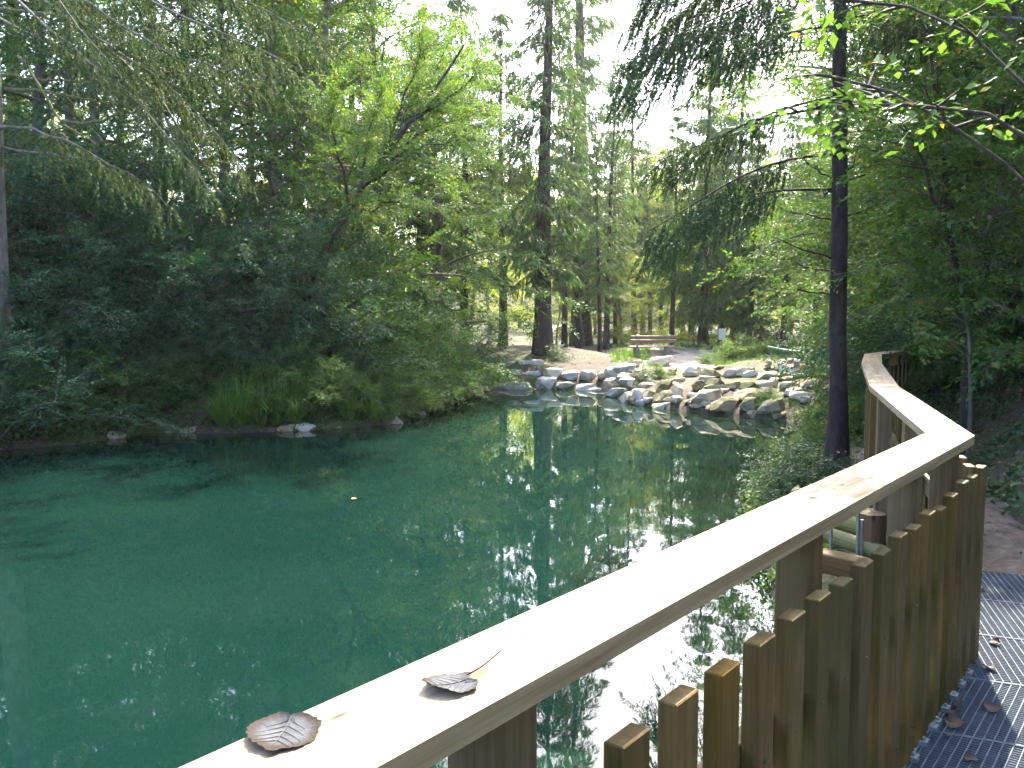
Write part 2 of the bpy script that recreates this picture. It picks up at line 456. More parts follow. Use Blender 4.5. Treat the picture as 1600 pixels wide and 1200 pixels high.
bump(nt, bs, n2, 0.8, 0.04)
M['floor'] = m
o = link('ground', mb.mesh('ground', m, True)); tag(o, kind='structure')

# draped strips: paths
def strip(name, pts, wid, mat, lift=0.025, cross=9, jag=0.12, seed=3):
    rg = np.random.default_rng(seed)
    pts = np.asarray(pts, float)
    t = np.r_[0, np.cumsum(np.linalg.norm(np.diff(pts, axis=0), axis=1))]
    s = np.arange(0, t[-1], 0.12)
    P = np.stack([np.interp(s, t, pts[:, k]) for k in (0, 1)], -1)
    for _ in range(6): P[1:-1] = (P[:-2] + P[1:-1] * 2 + P[2:]) / 4
    T = np.gradient(P, axis=0); T /= np.linalg.norm(T, axis=1)[:, None]
    Nn = np.stack([T[:, 1], -T[:, 0]], -1)
    W = np.interp(s, t, np.broadcast_to(wid, (len(pts),)))
    u = np.linspace(-0.5, 0.5, cross)
    jl = jag * np.convolve(rg.normal(size=len(s)), np.ones(4) / 4, 'same')
    X = P[:, None, :] + Nn[:, None, :] * (u[None, :, None] * W[:, None, None] * (1 + jl[:, None, None]))
    z = hz(X[..., 0], X[..., 1])
    z = np.maximum(z, 0.02)
    e = 1 - (np.abs(u) * 2) ** 6
    z = z - 0.03 + (lift + 0.03) * e[None, :]
    b = MB(); n, k = z.shape
    i = np.arange(n - 1)[:, None] * k + np.arange(k - 1)[None, :]
    b.add(np.dstack([X, z]), np.stack([i, i + 1, i + 1 + k, i + k], -1).reshape(-1, 4))
    o = link(name, b.mesh(name, mat, True)); tag(o, kind='structure')
    return o
m, nt, bs = newmat('pale_gravel')
p = worldpos(nt)
vo = N(nt, 'TexVoronoi'); vo.inputs['Scale'].default_value = 26; nt.links.new(p, vo.inputs['Vector'])
c = ramp(nt, noise(nt, 5, 6, 0.7, p), [(0.3, (0.18, 0.15, 0.13)), (0.7, (0.34, 0.30, 0.27))])
nt.links.new(c, bs.inputs['Base Color']); bs.inputs['Roughness'].default_value = 0.95
bump(nt, bs, vo.outputs['Distance'], 0.6, 0.02)
M['gravel'] = m
m, nt, bs = newmat('trodden_earth')
p = worldpos(nt)
c = ramp(nt, noise(nt, 9, 7, 0.7, p), [(0.3, (0.06, 0.045, 0.035)), (0.6, (0.17, 0.13, 0.10)), (0.8, (0.26, 0.21, 0.17))])
nt.links.new(c, bs.inputs['Base Color']); bs.inputs['Roughness'].default_value = 0.95
bump(nt, bs, noise(nt, 22, 5, 0.7, p), 0.7, 0.03)
M['earth'] = m
g = lambda px, py: onground(px, py)[:2]
strip('footpath', [(3.25, 5.5), (3.55, 7.2), (4.15, 9.3), (5.0, 12.5), (6.2, 17), (8.0, 22), (9.5, 27), (9.0, 33)], [1.3, 1.1, 1.0, 1.0, 1.1, 1.2, 1.3, 1.5], M['earth'])
strip('gravel_path', [g(1015, 580), g(1045, 572), (6.5, 32.5), (8.3, 38), (7.0, 46), (4.5, 60), (4, 75)], [1.7, 2.6, 3.0, 2.6, 2.2, 2.5, 2.5], M['gravel'], seed=5)

# ------------------------------------------------------------------ water
m, nt, bs = newmat('pond_water')
p = worldpos(nt, (1.0, 0.55, 1.0))
bs.inputs['Base Color'].default_value = (0.006, 0.075, 0.058, 1)
nz = noise(nt, 0.35, 3, 0.5, worldpos(nt))
c = ramp(nt, nz, [(0.35, (0.0025, 0.0150, 0.0128)), (0.65, (0.0045, 0.020, 0.0152))])
at = N(nt, 'Attribute'); at.attribute_name = 'shallow'
c = mix(nt, math_(nt, 'MULTIPLY', at.outputs['Fac'], math_(nt, 'ADD', 0.6, math_(nt, 'MULTIPLY', noise(nt, 1.6, 4, 0.6, worldpos(nt)), 0.7))), c, (0.010, 0.0225, 0.011))
nt.links.new(c, bs.inputs['Base Color'])
bs.inputs['Roughness'].default_value = 0.015
bs.inputs['IOR'].default_value = 1.333
n1 = noise(nt, 2.2, 3, 0.5, p, 0.3); n2 = noise(nt, 9.0, 2, 0.5, p)
h = math_(nt, 'ADD', math_(nt, 'MULTIPLY', n1, 1.0), math_(nt, 'MULTIPLY', n2, 0.22))
bump(nt, bs, h, 0.024, 0.05)
M['water'] = m
wx, wy = np.meshgrid(np.arange(-13, 9.01, 0.22), np.arange(-9, 29.01, 0.22))
wd_ = pond_sd(wx, wy)
b = MB(); n_, k_ = wx.shape
i = np.arange(n_ - 1)[:, None] * k_ + np.arange(k_ - 1)[None, :]
b.add(np.dstack([wx, wy, wx * 0]), np.stack([i, i + 1, i + 1 + k_, i + k_], -1).reshape(-1, 4))
me = b.mesh('pond_water', m, True)
sh = me.attributes.new('shallow', 'FLOAT', 'POINT')
side = np.clip((wx + 3.0) / 4.0, 0.0, 1.0)              # the right and far margins shelve more gently
sh.data.foreach_set('value', np.clip(1.0 - (-wd_ - 0.2) / (1.0 + 1.0 * side), 0, 1).astype(np.float32).reshape(-1))
o = link('pond_water', me); tag(o, kind='structure')
# ------------------------------------------------------------------ timber railing
RZ = 1.80            # top of the handrail
DECK = 0.75
RW, RT = 0.205, 0.042
def mid(a, b, z=RZ): return (onz(*a, z)[:2] + onz(*b, z)[:2]) / 2
c_near = mid((275, 1200), (590, 1200))
c1 = mid((1457, 678), (1512, 679))
d1 = (c1 - c_near) / np.linalg.norm(c1 - c_near)
c0 = c_near - d1 * 3.2
c2 = mid((1370, 603), (1393, 603))
c3 = mid((1353, 569), (1371, 567))
c4 = mid((1356, 554), (1372, 553))
c5 = onz(1402, 548, RZ)[:2]
CL = [c0, c1, c2, c3, c4, c5]
def perp(d): return np.array([d[1], -d[0]])       # to the right (walkway side)
dirs = [(CL[k + 1] - CL[k]) / np.linalg.norm(CL[k + 1] - CL[k]) for k in range(len(CL) - 1)]
def offset_pt(k, off):
    """polyline vertex k moved sideways by off with a mitre"""
    if k == 0: return CL[0] + perp(dirs[0]) * off
    if k == len(CL) - 1: return CL[-1] + perp(dirs[-1]) * off
    n1, n2 = perp(dirs[k - 1]), perp(dirs[k])
    mt = n1 + n2; mt /= np.linalg.norm(mt)
    return CL[k] + mt * off / (mt @ n1)
rail = thing('wooden_railing', 'pale timber railing with flat handrail and upright pickets beside the grating walkway', 'railing', (*c1, DECK))
def framed(name, parent, poly_or_none, origin, d, fn, mat, smooth=False):
    """build fn(mb) in a local frame: X along d (horizontal), Y left, Z up, at origin; parented to a thing placed without rotation"""
    b = MB(); fn(b)
    ob = link(name, b.mesh(name, mat, smooth), parent)
    ang = math.atan2(d[1], d[0])
    ob.location = Vector(origin) - parent.location
    ob.rotation_euler = (0, 0, ang)
    return ob
def upright(name, parent, xy, d, z0, z1, along, thick, mat, tilt=0.0):
    """a vertical board whose own X runs up its length (for the grain)"""
    b = MB(); L = z1 - z0
    b.box((L / 2, 0, 0), (L, along, thick))
    ob = link(name, b.mesh(name, mat), parent)
    dx = Vector((d[0], d[1], 0)); up = Vector((0, 0, 1)); nn = up.cross(dx)
    mat3 = Matrix((up, dx, nn)).transposed()          # columns: local X=up, Y=along fence, Z=normal
    ob.rotation_euler = (Matrix.Rotation(tilt, 3, nn) @ mat3).to_euler()
    ob.location = Vector((xy[0], xy[1], z0)) - parent.location
    return bevel(ob, 0.003)
for k in range(len(CL) - 1):
    P = [offset_pt(k, RW / 2), offset_pt(k + 1, RW / 2), offset_pt(k + 1, -RW / 2), offset_pt(k, -RW / 2)]
    org = CL[k]; d = dirs[k]; n = np.array([-d[1], d[0]])
    gap = 0.0012
    loc = [((q - org) @ d + (gap if j in (0, 3) else -gap), (q - org) @ n) for j, q in enumerate(P)]
    ob = framed('handrail', rail, None, (*org, RZ - RT), d, lambda b: b.prism(loc, 0, RT), M['rail_wood'] if k else M['rail_wood_near'])
    bevel(ob, 0.004, 2)
# posts, stringers, pickets
M['bolt'] = plain_mat('dull_bolt', (0.10, 0.09, 0.08), 0.5, 0.5)
PT = 0.042; PW = 0.098
rp = random.Random(4)
def seg_pts(k): return CL[k], CL[k + 1], dirs[k], perp(dirs[k]), np.linalg.norm(CL[k + 1] - CL[k])
POSTN = {0: [0.55], 1: [], 2: [], 3: [], 4: []}
# section 1 posts measured from the corner backwards along the rail
L0 = np.linalg.norm(CL[1] - CL[0])
def post(k, s, side=0.0, wide=0.125, zb=0.35):
    a, bb, d, n, L = seg_pts(k)
    q = a + d * s + n * side
    ob = upright('post', rail, q, d, zb, RZ - RT - 0.001, wide, 0.10, M['post_wood'])
    br = MB()
    for sgn in (-1, 1):
        br.box((sgn * 0.058 * 0, sgn * 0.056, 0), (0.09, 0.006, 0.26))
    br.box((0, 0, -0.12), (0.11, 0.118, 0.012))
    o2 = link('post_bracket', br.mesh('post_bracket', M['steel']), rail)
    o2.rotation_euler = (0, 0, math.atan2(d[1], d[0])); o2.location = Vector((q[0], q[1], DECK - 0.03)) - rail.location
def s_of(px, py, z):
    q = onz(px, py, z)[:2]; return (q - CL[0]) @ dirs[0]
for px in (770, 1250, 1415):
    # where the rail's underside crosses that column
    for py in range(660, 1300):
        if (onz(px, py, RZ - RT)[:2] - CL[0]) @ perp(dirs[0]) > 0.0: s = (onz(px, py, RZ - RT)[:2] - CL[0]) @ dirs[0]
    # walk along the centreline to find the point that projects to px
    ss = np.linspace(0, L0, 4000); Q = CL[0][None] + ss[:, None] * dirs[0][None]
    pxs = CX + FPX * Q[:, 0] / (Q[:, 1] * _cp - (RZ - 0.1 - 2.4) * _sp)
    s = ss[np.argmin(np.abs(pxs - px) + (Q[:, 1] < 0.3) * 1e5)]
    post(0, s)
post(0, L0 - 0.09)
post(0, 0.5); post(0, 1.7)
for k in (1, 2, 3, 4):
    L = np.linalg.norm(CL[k + 1] - CL[k])
    for s in np.arange(L, 0.6, -1.45): post(k, s - 0.07, zb=0.2)
def picket_top(s, L):
    return RZ - 0.175 + 0.055 * max(0, 1 - (L - s) / 0.8) + 0.012 * rp.uniform(-1, 1)
for k in range(5):
    a, bb, d, n, L = seg_pts(k)
    off = 0.118 + PT / 2
    # two horizontal stringers behind the pickets
    Ls = L - 0.02
    for z in (1.33, 0.88):
        o1 = offset_pt(k, off - PT / 2 - 0.0225); e1 = offset_pt(k + 1, off - PT / 2 - 0.0225)
        ln = np.linalg.norm(e1 - o1) - 0.006
        ob = framed('stringer', rail, None, (*(o1 + d * 0.003), z), d, lambda b: b.box((ln / 2, 0, 0), (ln, 0.042, 0.09)), M['post_wood'])
        bevel(ob, 0.003)
    s = 0.06 if k else 0.02
    o1 = offset_pt(k, off); ln = np.linalg.norm(offset_pt(k + 1, off) - o1)
    cnt = int((ln - 0.06) / 0.2)
    for j in range(cnt):
        s = ln - 0.055 - j * 0.2 + rp.uniform(-0.006, 0.006)
        q = o1 + d * s
        if k == 0 and q[1] < 0.2: continue
        zb = DECK - 0.02 if k == 0 else DECK - 0.10
        ob = upright('picket', rail, q, d, zb, picket_top(s, ln), PW, PT, M['picket_wood'], R(rp.uniform(-0.25, 0.25)))
        if k == 0:
            for z in (1.33, 0.88):
                bo = MB(); bo.tube([(z - zb, 0, -PT / 2 - 0.004), (z - zb, 0, -PT / 2 + 0.002)], 0.0055, 8)
                o3 = link('bolt', bo.mesh('bolt', M['bolt']), ob)
print('RAIL', CL, RW)

# ------------------------------------------------------------------ steel grating walkway
KC = onz(1506, 1058, DECK)[:2]
seam = np.array([math.cos(R(23)), -math.sin(R(23))])       # along a seam, to the right
u = np.array([math.sin(R(23)), math.cos(R(23))])
walk = thing('grating_walkway', 'galvanised steel grating walkway along the foot of the timber railing', 'walkway', (*KC, DECK))
def clip(poly, p, n):
    """keep the side n.(x-p) >= 0"""
    out = []
    for a, b in zip(poly, poly[1:] + poly[:1]):
        da, db = (a - p) @ n, (b - p) @ n
        if da >= 0: out.append(a)
        if da * db < 0: out.append(a + (b - a) * da / (da - db))
    return out
def clipseg(a, b, poly):
    t0, t1 = 0.0, 1.0; dv = b - a
    for p, q in zip(poly, poly[1:] + poly[:1]):
        e = q - p; n = np.array([-e[1], e[0]])
        da, dn = (a - p) @ n, dv @ n
        if abs(dn) < 1e-12:
            if da < 0: return None
            continue
        t = -da / dn
        if dn > 0: t0 = max(t0, t)
        else: t1 = min(t1, t)
    return (a + dv * t0, a + dv * t1) if t1 - t0 > 1e-3 else None
def bar(b, p, q, wd, z0, z1):
    d = q - p; L = np.linalg.norm(d); d = d / L
    b.box((*((p + q) / 2 - KC), (z0 + z1) / 2), (L, wd, z1 - z0), [[d[0], d[1], 0], [-d[1], d[0], 0], [0, 0, 1]])
PIT = 0.62
for kk in range(-7, 3):
    dr = dirs[0] if kk < 0 else dirs[1]
    big = [KC + u * (kk * PIT + 0.004) - seam * 4, KC + u * (kk * PIT + 0.004) + seam * 5, KC + u * ((kk + 1) * PIT - 0.004) + seam * 5, KC + u * ((kk + 1) * PIT - 0.004) - seam * 4]
    n = perp(dr)
    poly = clip(big, KC + n * 0.0, n)
    poly = clip(poly, KC + n * (1.5 if kk < 0 else 1.25), -n)
    if len(poly) < 3: continue
    b = MB()
    cen = np.mean(poly, axis=0)
    for p, q in zip(poly, poly[1:] + poly[:1]): bar(b, p, q, 0.006, -0.034, 0.0015)
    for s in np.arange(-2.2, 2.2, 0.034):
        r = clipseg(cen + n * s - dr * 3, cen + n * s + dr * 3, poly)
        if r: bar(b, r[0], r[1], 0.004 if abs(round(s / 0.034)) % 3 else 0.005, -0.032, 0.0)
    for s in np.arange(-2.2, 2.2, 0.02 if kk >= -3 else 0.068):
        r = clipseg(cen + dr * s - n * 3, cen + dr * s + n * 3, poly)
        if r: bar(b, r[0], r[1], 0.0035, -0.026, -0.003)
    ob = link('grating_panel', b.mesh('grating_panel', M['steel_matt']), walk)
    # clips along the railing edge
    if -3 <= kk < 0:
        for s in np.arange(0.1, 0.75, 0.15):
            q = KC + dirs[0] * ((kk) * 0.66 + s) + n * 0.012
            cb = MB(); cb.box((0, 0, 0.008), (0.045, 0.03, 0.018)); cb.tube([(0, 0, 0.01), (0, 0, 0.028)], 0.008, 6)
            oc = link('clip', cb.mesh('clip', M['steel']), walk, loc=(*(q - KC), 0.0), rot=(0, 0, math.atan2(dirs[0][1], dirs[0][0])))
for n_off in (0.12, 1.2):
    b = MB()
    p, q = KC + perp(dirs[0]) * n_off - dirs[0] * 4.4, KC + perp(dirs[0]) * n_off + dirs[0] * 0.3
    bar(b, p, q, 0.08, -0.16, -0.037)
    link('support_beam', b.mesh('support_beam', M['steel']), walk)
# ------------------------------------------------------------------ foliage generators
def norm(v): return v / (np.linalg.norm(v, axis=-1, keepdims=True) + 1e-9)
def spray(rg, n, L, leaf, width=0.55, spread=55, droop=0.15, wild=0.35):
    """one leafy twig along +X, leaves alternate left and right, one folded quad each"""
    V = []; F = []
    for k in range(n):
        t = (k + 0.6) / n
        side = 1 if k % 2 else -1
        s = leaf * (0.65 + 0.5 * rg.random()) * (1.0 - 0.25 * t)
        a = math.radians(spread * (1 - 0.55 * t) + rg.normal() * 14) * side
        p = np.array([L * t, 0.02 * side * L, -droop * L * t * t + 0.02 * rg.normal()])
        d = np.array([math.cos(a), math.sin(a), -0.15 + wild * rg.normal()]); d /= np.linalg.norm(d)
        up = np.array([wild * rg.normal(), wild * rg.normal(), 1.0]); 
        q = np.cross(up, d); q /= np.linalg.norm(q); up = np.cross(d, q)
        st = 0.15 * s
        V += [p + d * st, p + d * (st + s * 0.45) + q * s * width / 2 + up * s * 0.07, p + d * (st + s), p + d * (st + s * 0.45) - q * s * width / 2 + up * s * 0.07]
        F.append([4 * k, 4 * k + 1, 4 * k + 2, 4 * k + 3])
    return np.array(V), np.array(F)
def place(mb, tmpls, P, D, U, S, rg, mi=0):
    """stamp templates at P with forward D, up U, scale S"""
    if len(P) == 0: return
    D = norm(D); Y = norm(np.cross(U, D)); Z = np.cross(D, Y)
    Rm = np.stack([D, Y, Z], -1)                     # columns
    ids = rg.integers(0, len(tmpls), len(P))
    for k, (V, F) in enumerate(tmpls):
        w_ = np.where(ids == k)[0]
        if not len(w_): continue
        X = np.einsum('nij,vj->nvi', Rm[w_], V) * S[w_][:, None, None] + P[w_][:, None, :]
        FF = F[None] + (np.arange(len(w_)) * len(V))[:, None, None]
        mb.add(X.reshape(-1, 3), FF.reshape(-1, F.shape[1]), mi)
def curve(p0, d0, L, n, rg, grav=0.0, wander=0.12, lift=0.0):
    P = [np.array(p0, float)]; d = np.array(d0, float); d /= np.linalg.norm(d)
    for k in range(n):
        P.append(P[-1] + d * L / n)
        d = d + rg.normal(size=3) * wander + np.array([0, 0, -grav + lift * (k / n)])
        d /= np.linalg.norm(d)
    return np.array(P)
def at_t(P, t):
    x = t * (len(P) - 1); i = min(int(x), len(P) - 2); f = x - i
    return P[i] * (1 - f) + P[i + 1] * f, norm(P[i + 1] - P[i])

def broadleaf(seed, H, Rc, base, limbs=16, subs=5, per=5, leaf=0.09, twig=0.45, nleaf=14, trunk_r=None, path=None, mat='leaf_mid', bark='bark_grey', shape=0.55, lean=0.04, flat=0.35, name='broadleaf', elev=(15, 65), droop=0.03):
    """returns (trunk mesh, crown mesh): limbs -> branchlets -> leafy twigs"""
    rg = np.random.default_rng(seed)
    tr, cr = MB(), MB()
    tm = [spray(rg, nleaf, twig, leaf) for _ in range(5)]
    r0 = trunk_r or H * 0.012 + 0.03
    if path is None:
        path = curve((0, 0, -0.3), (rg.normal() * lean, rg.normal() * lean, 1), H * 0.93, 10, rg, 0, 0.05)
    path = np.asarray(path, float)
    rr = r0 * np.linspace(1, 0.18, len(path)); rr[0] *= 1.35
    tr.tube(path, rr, 9, wob=0.03)
    PP, DD, UU = [], [], []
    az0 = rg.random() * 6.28
    for k in range(limbs):
        t = base + (1 - base) * ((k + rg.random() * 0.8) / limbs)
        p, td = at_t(path, min(t, 0.99))
        az = az0 + k * 2.4 + rg.normal() * 0.4
        x = (t - base) / (1 - base)
        prof = (math.sin(math.pi * min(1, (x * 0.86 + 0.14)) ** shape)) ** 0.7 if x < 1 else 0.2
        L = Rc * (0.45 + 0.75 * prof) * (0.75 + 0.45 * rg.random())
        el = math.radians(elev[0] + (elev[1] - elev[0]) * x + rg.normal() * 8)
        d = np.array([math.cos(az) * math.cos(el), math.sin(az) * math.cos(el), math.sin(el)])
        C = curve(p, d, L, 7, rg, droop + 0.05 * (1 - x), 0.10)
        tr.tube(C, np.linspace(max(0.012, r0 * 0.38 * (1 - 0.6 * x)), 0.006, len(C)), 5, cap=False)
        for j in range(subs):
            tt = 0.25 + 0.75 * (j + rg.random()) / subs
            q, qd = at_t(C, min(0.99, tt))
            sd = np.cross(qd, (0, 0, 1.0)); sd = sd / (np.linalg.norm(sd) + 1e-6) * (1 if j % 2 else -1)
            d2 = qd * 0.7 + sd * (0.75 + 0.3 * rg.random()) + np.array([0, 0, rg.normal() * 0.25])
            L2 = L * (0.25 + 0.3 * rg.random()) * (1.15 - 0.5 * tt) + 0.25
            C2 = curve(q, d2, L2, 4, rg, 0.06, 0.12)
            tr.tube(C2, np.linspace(0.008, 0.003, len(C2)), 3, cap=False)
            for e in range(per):
                z, zd = at_t(C2, min(0.99, 0.1 + 0.9 * (e + rg.random()) / per))
                a = rg.normal() * 0.9
                s2 = np.cross(zd, (0, 0, 1.0)); s2 /= np.linalg.norm(s2) + 1e-6
                dd = zd * math.cos(a) + s2 * math.sin(a) + np.array([0, 0, -0.12 + 0.2 * rg.normal()])
                PP.append(z + rg.normal(size=3) * 0.05); DD.append(dd); UU.append([rg.normal() * flat, rg.normal() * flat, 1])
    PP, DD, UU = map(np.array, (PP, DD, UU))
    place(cr, tm, PP, DD, UU, rg.uniform(0.75, 1.3, len(PP)), rg)
    return tr.mesh(name + '_trunk', M[bark], True), cr.mesh(name + '_crown', M[mat])

def bush(seed, H, Rc, stems=12, subs=6, per=5, leaf=0.06, twig=0.35, nleaf=14, mat='leaf_mid', bark='bark_grey', name='bush', flat=0.4, arch=0.10, droop=0.15):
    rg = np.random.default_rng(seed)
    tr, cr = MB(), MB()
    tm = [spray(rg, nleaf, twig, leaf, droop=droop) for _ in range(5)]
    PP, DD, UU = [], [], []
    for k in range(stems):
        az = k * 2.4 + rg.normal() * 0.4
        x = (k + 0.5) / stems
        out = math.sqrt(x)
        el = math.radians(86 - 60 * out + rg.normal() * 6)
        L = math.hypot(H * (1 - 0.35 * out), Rc * out) * (0.8 + 0.35 * rg.random())
        d = np.array([math.cos(az) * math.cos(el), math.sin(az) * math.cos(el), math.sin(el)])
        C = curve((0.1 * rg.normal(), 0.1 * rg.normal(), -0.1), d, L, 7, rg, arch * out, 0.09)
        tr.tube(C, np.linspace(0.012 + 0.006 * H, 0.004, len(C)), 4, cap=False)
        for j in range(subs):
            tt = 0.15 + 0.85 * (j + rg.random()) / subs
            q, qd = at_t(C, min(0.99, tt))
            a = rg.random() * 6.28
            d2 = qd * 0.45 + np.array([math.cos(a), math.sin(a), 0.15 + 0.3 * rg.normal()])
            L2 = (0.22 + 0.25 * rg.random()) * Rc + 0.15
            C2 = curve(q, d2, L2, 3, rg, 0.08, 0.12)
            tr.tube(C2, np.linspace(0.006, 0.003, len(C2)), 3, cap=False)
            for e in range(per):
                z, zd = at_t(C2, min(0.99, (e + rg.random()) / per))
                a = rg.normal() * 0.9
                s2 = np.cross(zd, (0, 0, 1.0)); s2 /= np.linalg.norm(s2) + 1e-6
                PP.append(z + rg.normal(size=3) * 0.04); DD.append(zd * math.cos(a) + s2 * math.sin(a) + np.array([0, 0, -0.1 + 0.25 * rg.normal()]))
                UU.append([rg.normal() * flat, rg.normal() * flat, 1])
    PP, DD, UU = map(np.array, (PP, DD, UU))
    PP[:, 2] = np.maximum(PP[:, 2], 0.05)
    place(cr, tm, PP, DD, UU, rg.uniform(0.75, 1.3, len(PP)), rg)
    return tr.mesh(name + '_stems', M[bark], True), cr.mesh(name + '_foliage', M[mat])

def needle_twig(rg, n, L, nl, wd):
    """spruce twig: thin needles round an axis along +X (triangles)"""
    V = []; F = []
    for k in range(n):
        t = (k + 0.5) / n; a = rg.random() * 6.28
        p = np.array([L * t, 0, -0.12 * L * t * t])
        d = np.array([0.75, 0.75 * math.cos(a), 0.75 * math.sin(a)]); d /= np.linalg.norm(d)
        q = np.cross(d, rg.normal(size=3)); q /= np.linalg.norm(q)
        s = nl * (0.7 + 0.6 * rg.random()) * (1 - 0.4 * t)
        V += [p - q * wd / 2, p + q * wd / 2, p + d * s]; F.append([3 * k, 3 * k + 1, 3 * k + 2])
    return np.array(V), np.array(F)
def blade_twig(rg, L, wd, n=4):
    """coarser spruce twig for far trees: a few tapered blades fanned along +X"""
    V = []; F = []
    for k in range(n):
        t = k / n; a = rg.normal() * 0.45
        p = np.array([L * 0.75 * t, 0, -0.1 * L * t])
        d = np.array([math.cos(a), math.sin(a), -0.15 + 0.2 * rg.normal()]); q = np.cross(d, (rg.normal() * .5, rg.normal() * .5, 1)); q /= np.linalg.norm(q)
        s = L * (0.35 + 0.4 * rg.random())
        V += [p - q * wd / 2, p + q * wd / 2, p + d * s]; F.append([3 * k, 3 * k + 1, 3 * k + 2])
    return np.array(V), np.array(F)
def bough(tr, acc, P, rg, half=0.7, lat=14, hang=4, hanglen=1.0, start=0.12, r0=0.02):
    """foliage carried by one limb P: side shoots and hanging shoots; acc collects (pos, dir, up)"""
    tr.tube(P, np.linspace(r0, 0.005, len(P)), 5, cap=False)
    for k in range(lat):
        t = start + (1 - start) * (k + rg.random()) / lat
        p, d = at_t(P, min(t, 0.995))
        sd = np.cross(d, (0, 0, 1.0)); sd /= np.linalg.norm(sd) + 1e-6
        wdt = half * (0.35 + 0.9 * math.sin(math.pi * min(1, (t - start) / (1 - start) * 0.8 + 0.12)))
        for sg in (-1, 1):
            L = wdt * (0.6 + 0.6 * rg.random())
            d2 = norm(sd * sg + d * 0.8 + np.array([0, 0, -0.25 + 0.1 * rg.normal()]))
            ns = max(2, int(L / 0.16))
            for j in range(ns):
                x = (j + rg.random()) / ns
                q = p + d2 * L * x + np.array([0, 0, -0.45 * L * x * x])
                acc.append((q, d2 + np.array([0, 0, -0.3 - 0.5 * x]), 1.0))
                if rg.random() < hang / 4:
                    acc.append((q, np.array([d[0] * 0.35 + 0.2 * rg.normal(), d[1] * 0.35 + 0.2 * rg.normal(), -1.0]), hanglen))
                    if hanglen > 1.2:
                        acc.append((q + np.array([0, 0, -0.17 * hanglen]), np.array([0.15 * rg.normal(), 0.15 * rg.normal(), -1.0]), hanglen * 0.9))
def stamp_needles(cr, tms, acc, rg, smin=0.7, smax=1.25):
    if not acc: return
    P = np.array([a[0] for a in acc]); D = np.array([a[1] for a in acc]); S = np.array([a[2] for a in acc]) * rg.uniform(smin, smax, len(acc))
    place(cr, tms, P, D, rg.normal(size=(len(acc), 3)) * 0.5 + np.array([0.3, 0.2, 1.0]), S, rg)
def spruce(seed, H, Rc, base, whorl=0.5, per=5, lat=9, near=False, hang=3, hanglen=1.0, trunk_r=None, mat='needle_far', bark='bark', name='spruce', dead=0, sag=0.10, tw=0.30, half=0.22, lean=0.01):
    rg = np.random.default_rng(seed)
    tr, cr = MB(), MB()
    r0 = trunk_r or H * 0.014
    path = curve((0, 0, -0.3), (rg.normal() * lean, rg.normal() * lean, 1), H + 0.3, 12, rg, 0, 0.012)
    tr.tube(path, np.r_[r0 * 1.5, r0 * np.linspace(1.05, 0.08, len(path) - 1)], 11, wob=0.03)
    tms = [needle_twig(rg, 34, tw, 0.03, 0.005) for _ in range(4)] if near else [blade_twig(rg, tw, 0.045, 5) for _ in range(5)]
    acc = []
    z = base
    while z < H - 0.3:
        x = (z - base) / (H - base)
        L = Rc * (1 - x) ** 0.75 * (0.35 + 0.65 * min(1, 0.55 + x * 3)) + 0.15
        p, _ = at_t(path, (z + 0.3) / (H + 0.3))
        a0 = rg.random() * 6.28
        for k in range(per):
            az = a0 + k * 6.283 / per + rg.normal() * 0.25
            el = math.radians(-8 + 45 * x + rg.normal() * 7)
            d = np.array([math.cos(az) * math.cos(el), math.sin(az) * math.cos(el), math.sin(el)])
            Ln = L * (0.65 + 0.5 * rg.random())
            C = curve(p + np.array([0, 0, rg.normal() * whorl * 0.25]), d, Ln, 5, rg, sag, 0.05, lift=sag * 1.8)
            bough(tr, acc, C, rg, half=min(0.75, Ln * half + 0.1), lat=max(3, int(lat * Ln / max(Rc, 0.5)) + 2), hang=hang, hanglen=hanglen, r0=0.008 + 0.008 * Ln)
        z += whorl * (0.8 + 0.4 * rg.random())
    for k in range(dead):
        z = base * (0.25 + 0.75 * rg.random()); az = rg.random() * 6.28
        p, _ = at_t(path, (z + 0.3) / (H + 0.3))
        C = curve(p, (math.cos(az), math.sin(az), -0.1), 0.4 + Rc * 0.5 * rg.random(), 5, rg, 0.05, 0.08)
        tr.tube(C, np.linspace(0.012, 0.003, len(C)), 4, cap=False)
    stamp_needles(cr, tms, acc, rg)
    return tr.mesh(name + '_trunk', M[bark], True), cr.mesh(name + '_crown', M[mat])

PLANTS = []
def plant(proto, name, label, cat, xy, scale=1.0, rotz=None, group=None, parts=('trunk', 'crown'), tilt=(0, 0), sink=0.0, zs=1.0):
    rz = rotz if rotz is not None else rng.random() * 6.28
    t = thing(name, label, cat, (xy[0], xy[1], float(hz(xy[0], xy[1])) - sink), group=group, rot=(tilt[0], tilt[1], rz))
    t.scale = (scale, scale, scale * zs)
    for nm, me in zip(parts, proto):
        link(nm, me, t)
    return t
# ------------------------------------------------------------------ plant prototypes
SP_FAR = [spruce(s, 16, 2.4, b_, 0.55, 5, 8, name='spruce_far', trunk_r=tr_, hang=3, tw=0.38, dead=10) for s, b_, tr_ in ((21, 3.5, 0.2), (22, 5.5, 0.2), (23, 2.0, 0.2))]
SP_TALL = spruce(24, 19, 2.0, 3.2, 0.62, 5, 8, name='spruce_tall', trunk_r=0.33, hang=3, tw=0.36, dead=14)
SP_THIN = [spruce(s, 15, 1.35, 3.6, 0.6, 4, 6, name='spruce_thin', trunk_r=0.15, hang=2, tw=0.34, dead=26, lean=0.035) for s in (25, 26)]
BL_LIGHT = [broadleaf(31, 12, 3.3, 0.10, 26, 8, 8, 0.105, 0.6, 21, mat='leaf_light', name='broadleaf_light'),
            broadleaf(32, 9, 2.9, 0.06, 24, 8, 8, 0.095, 0.55, 21, mat='leaf_light', name='broadleaf_light')]
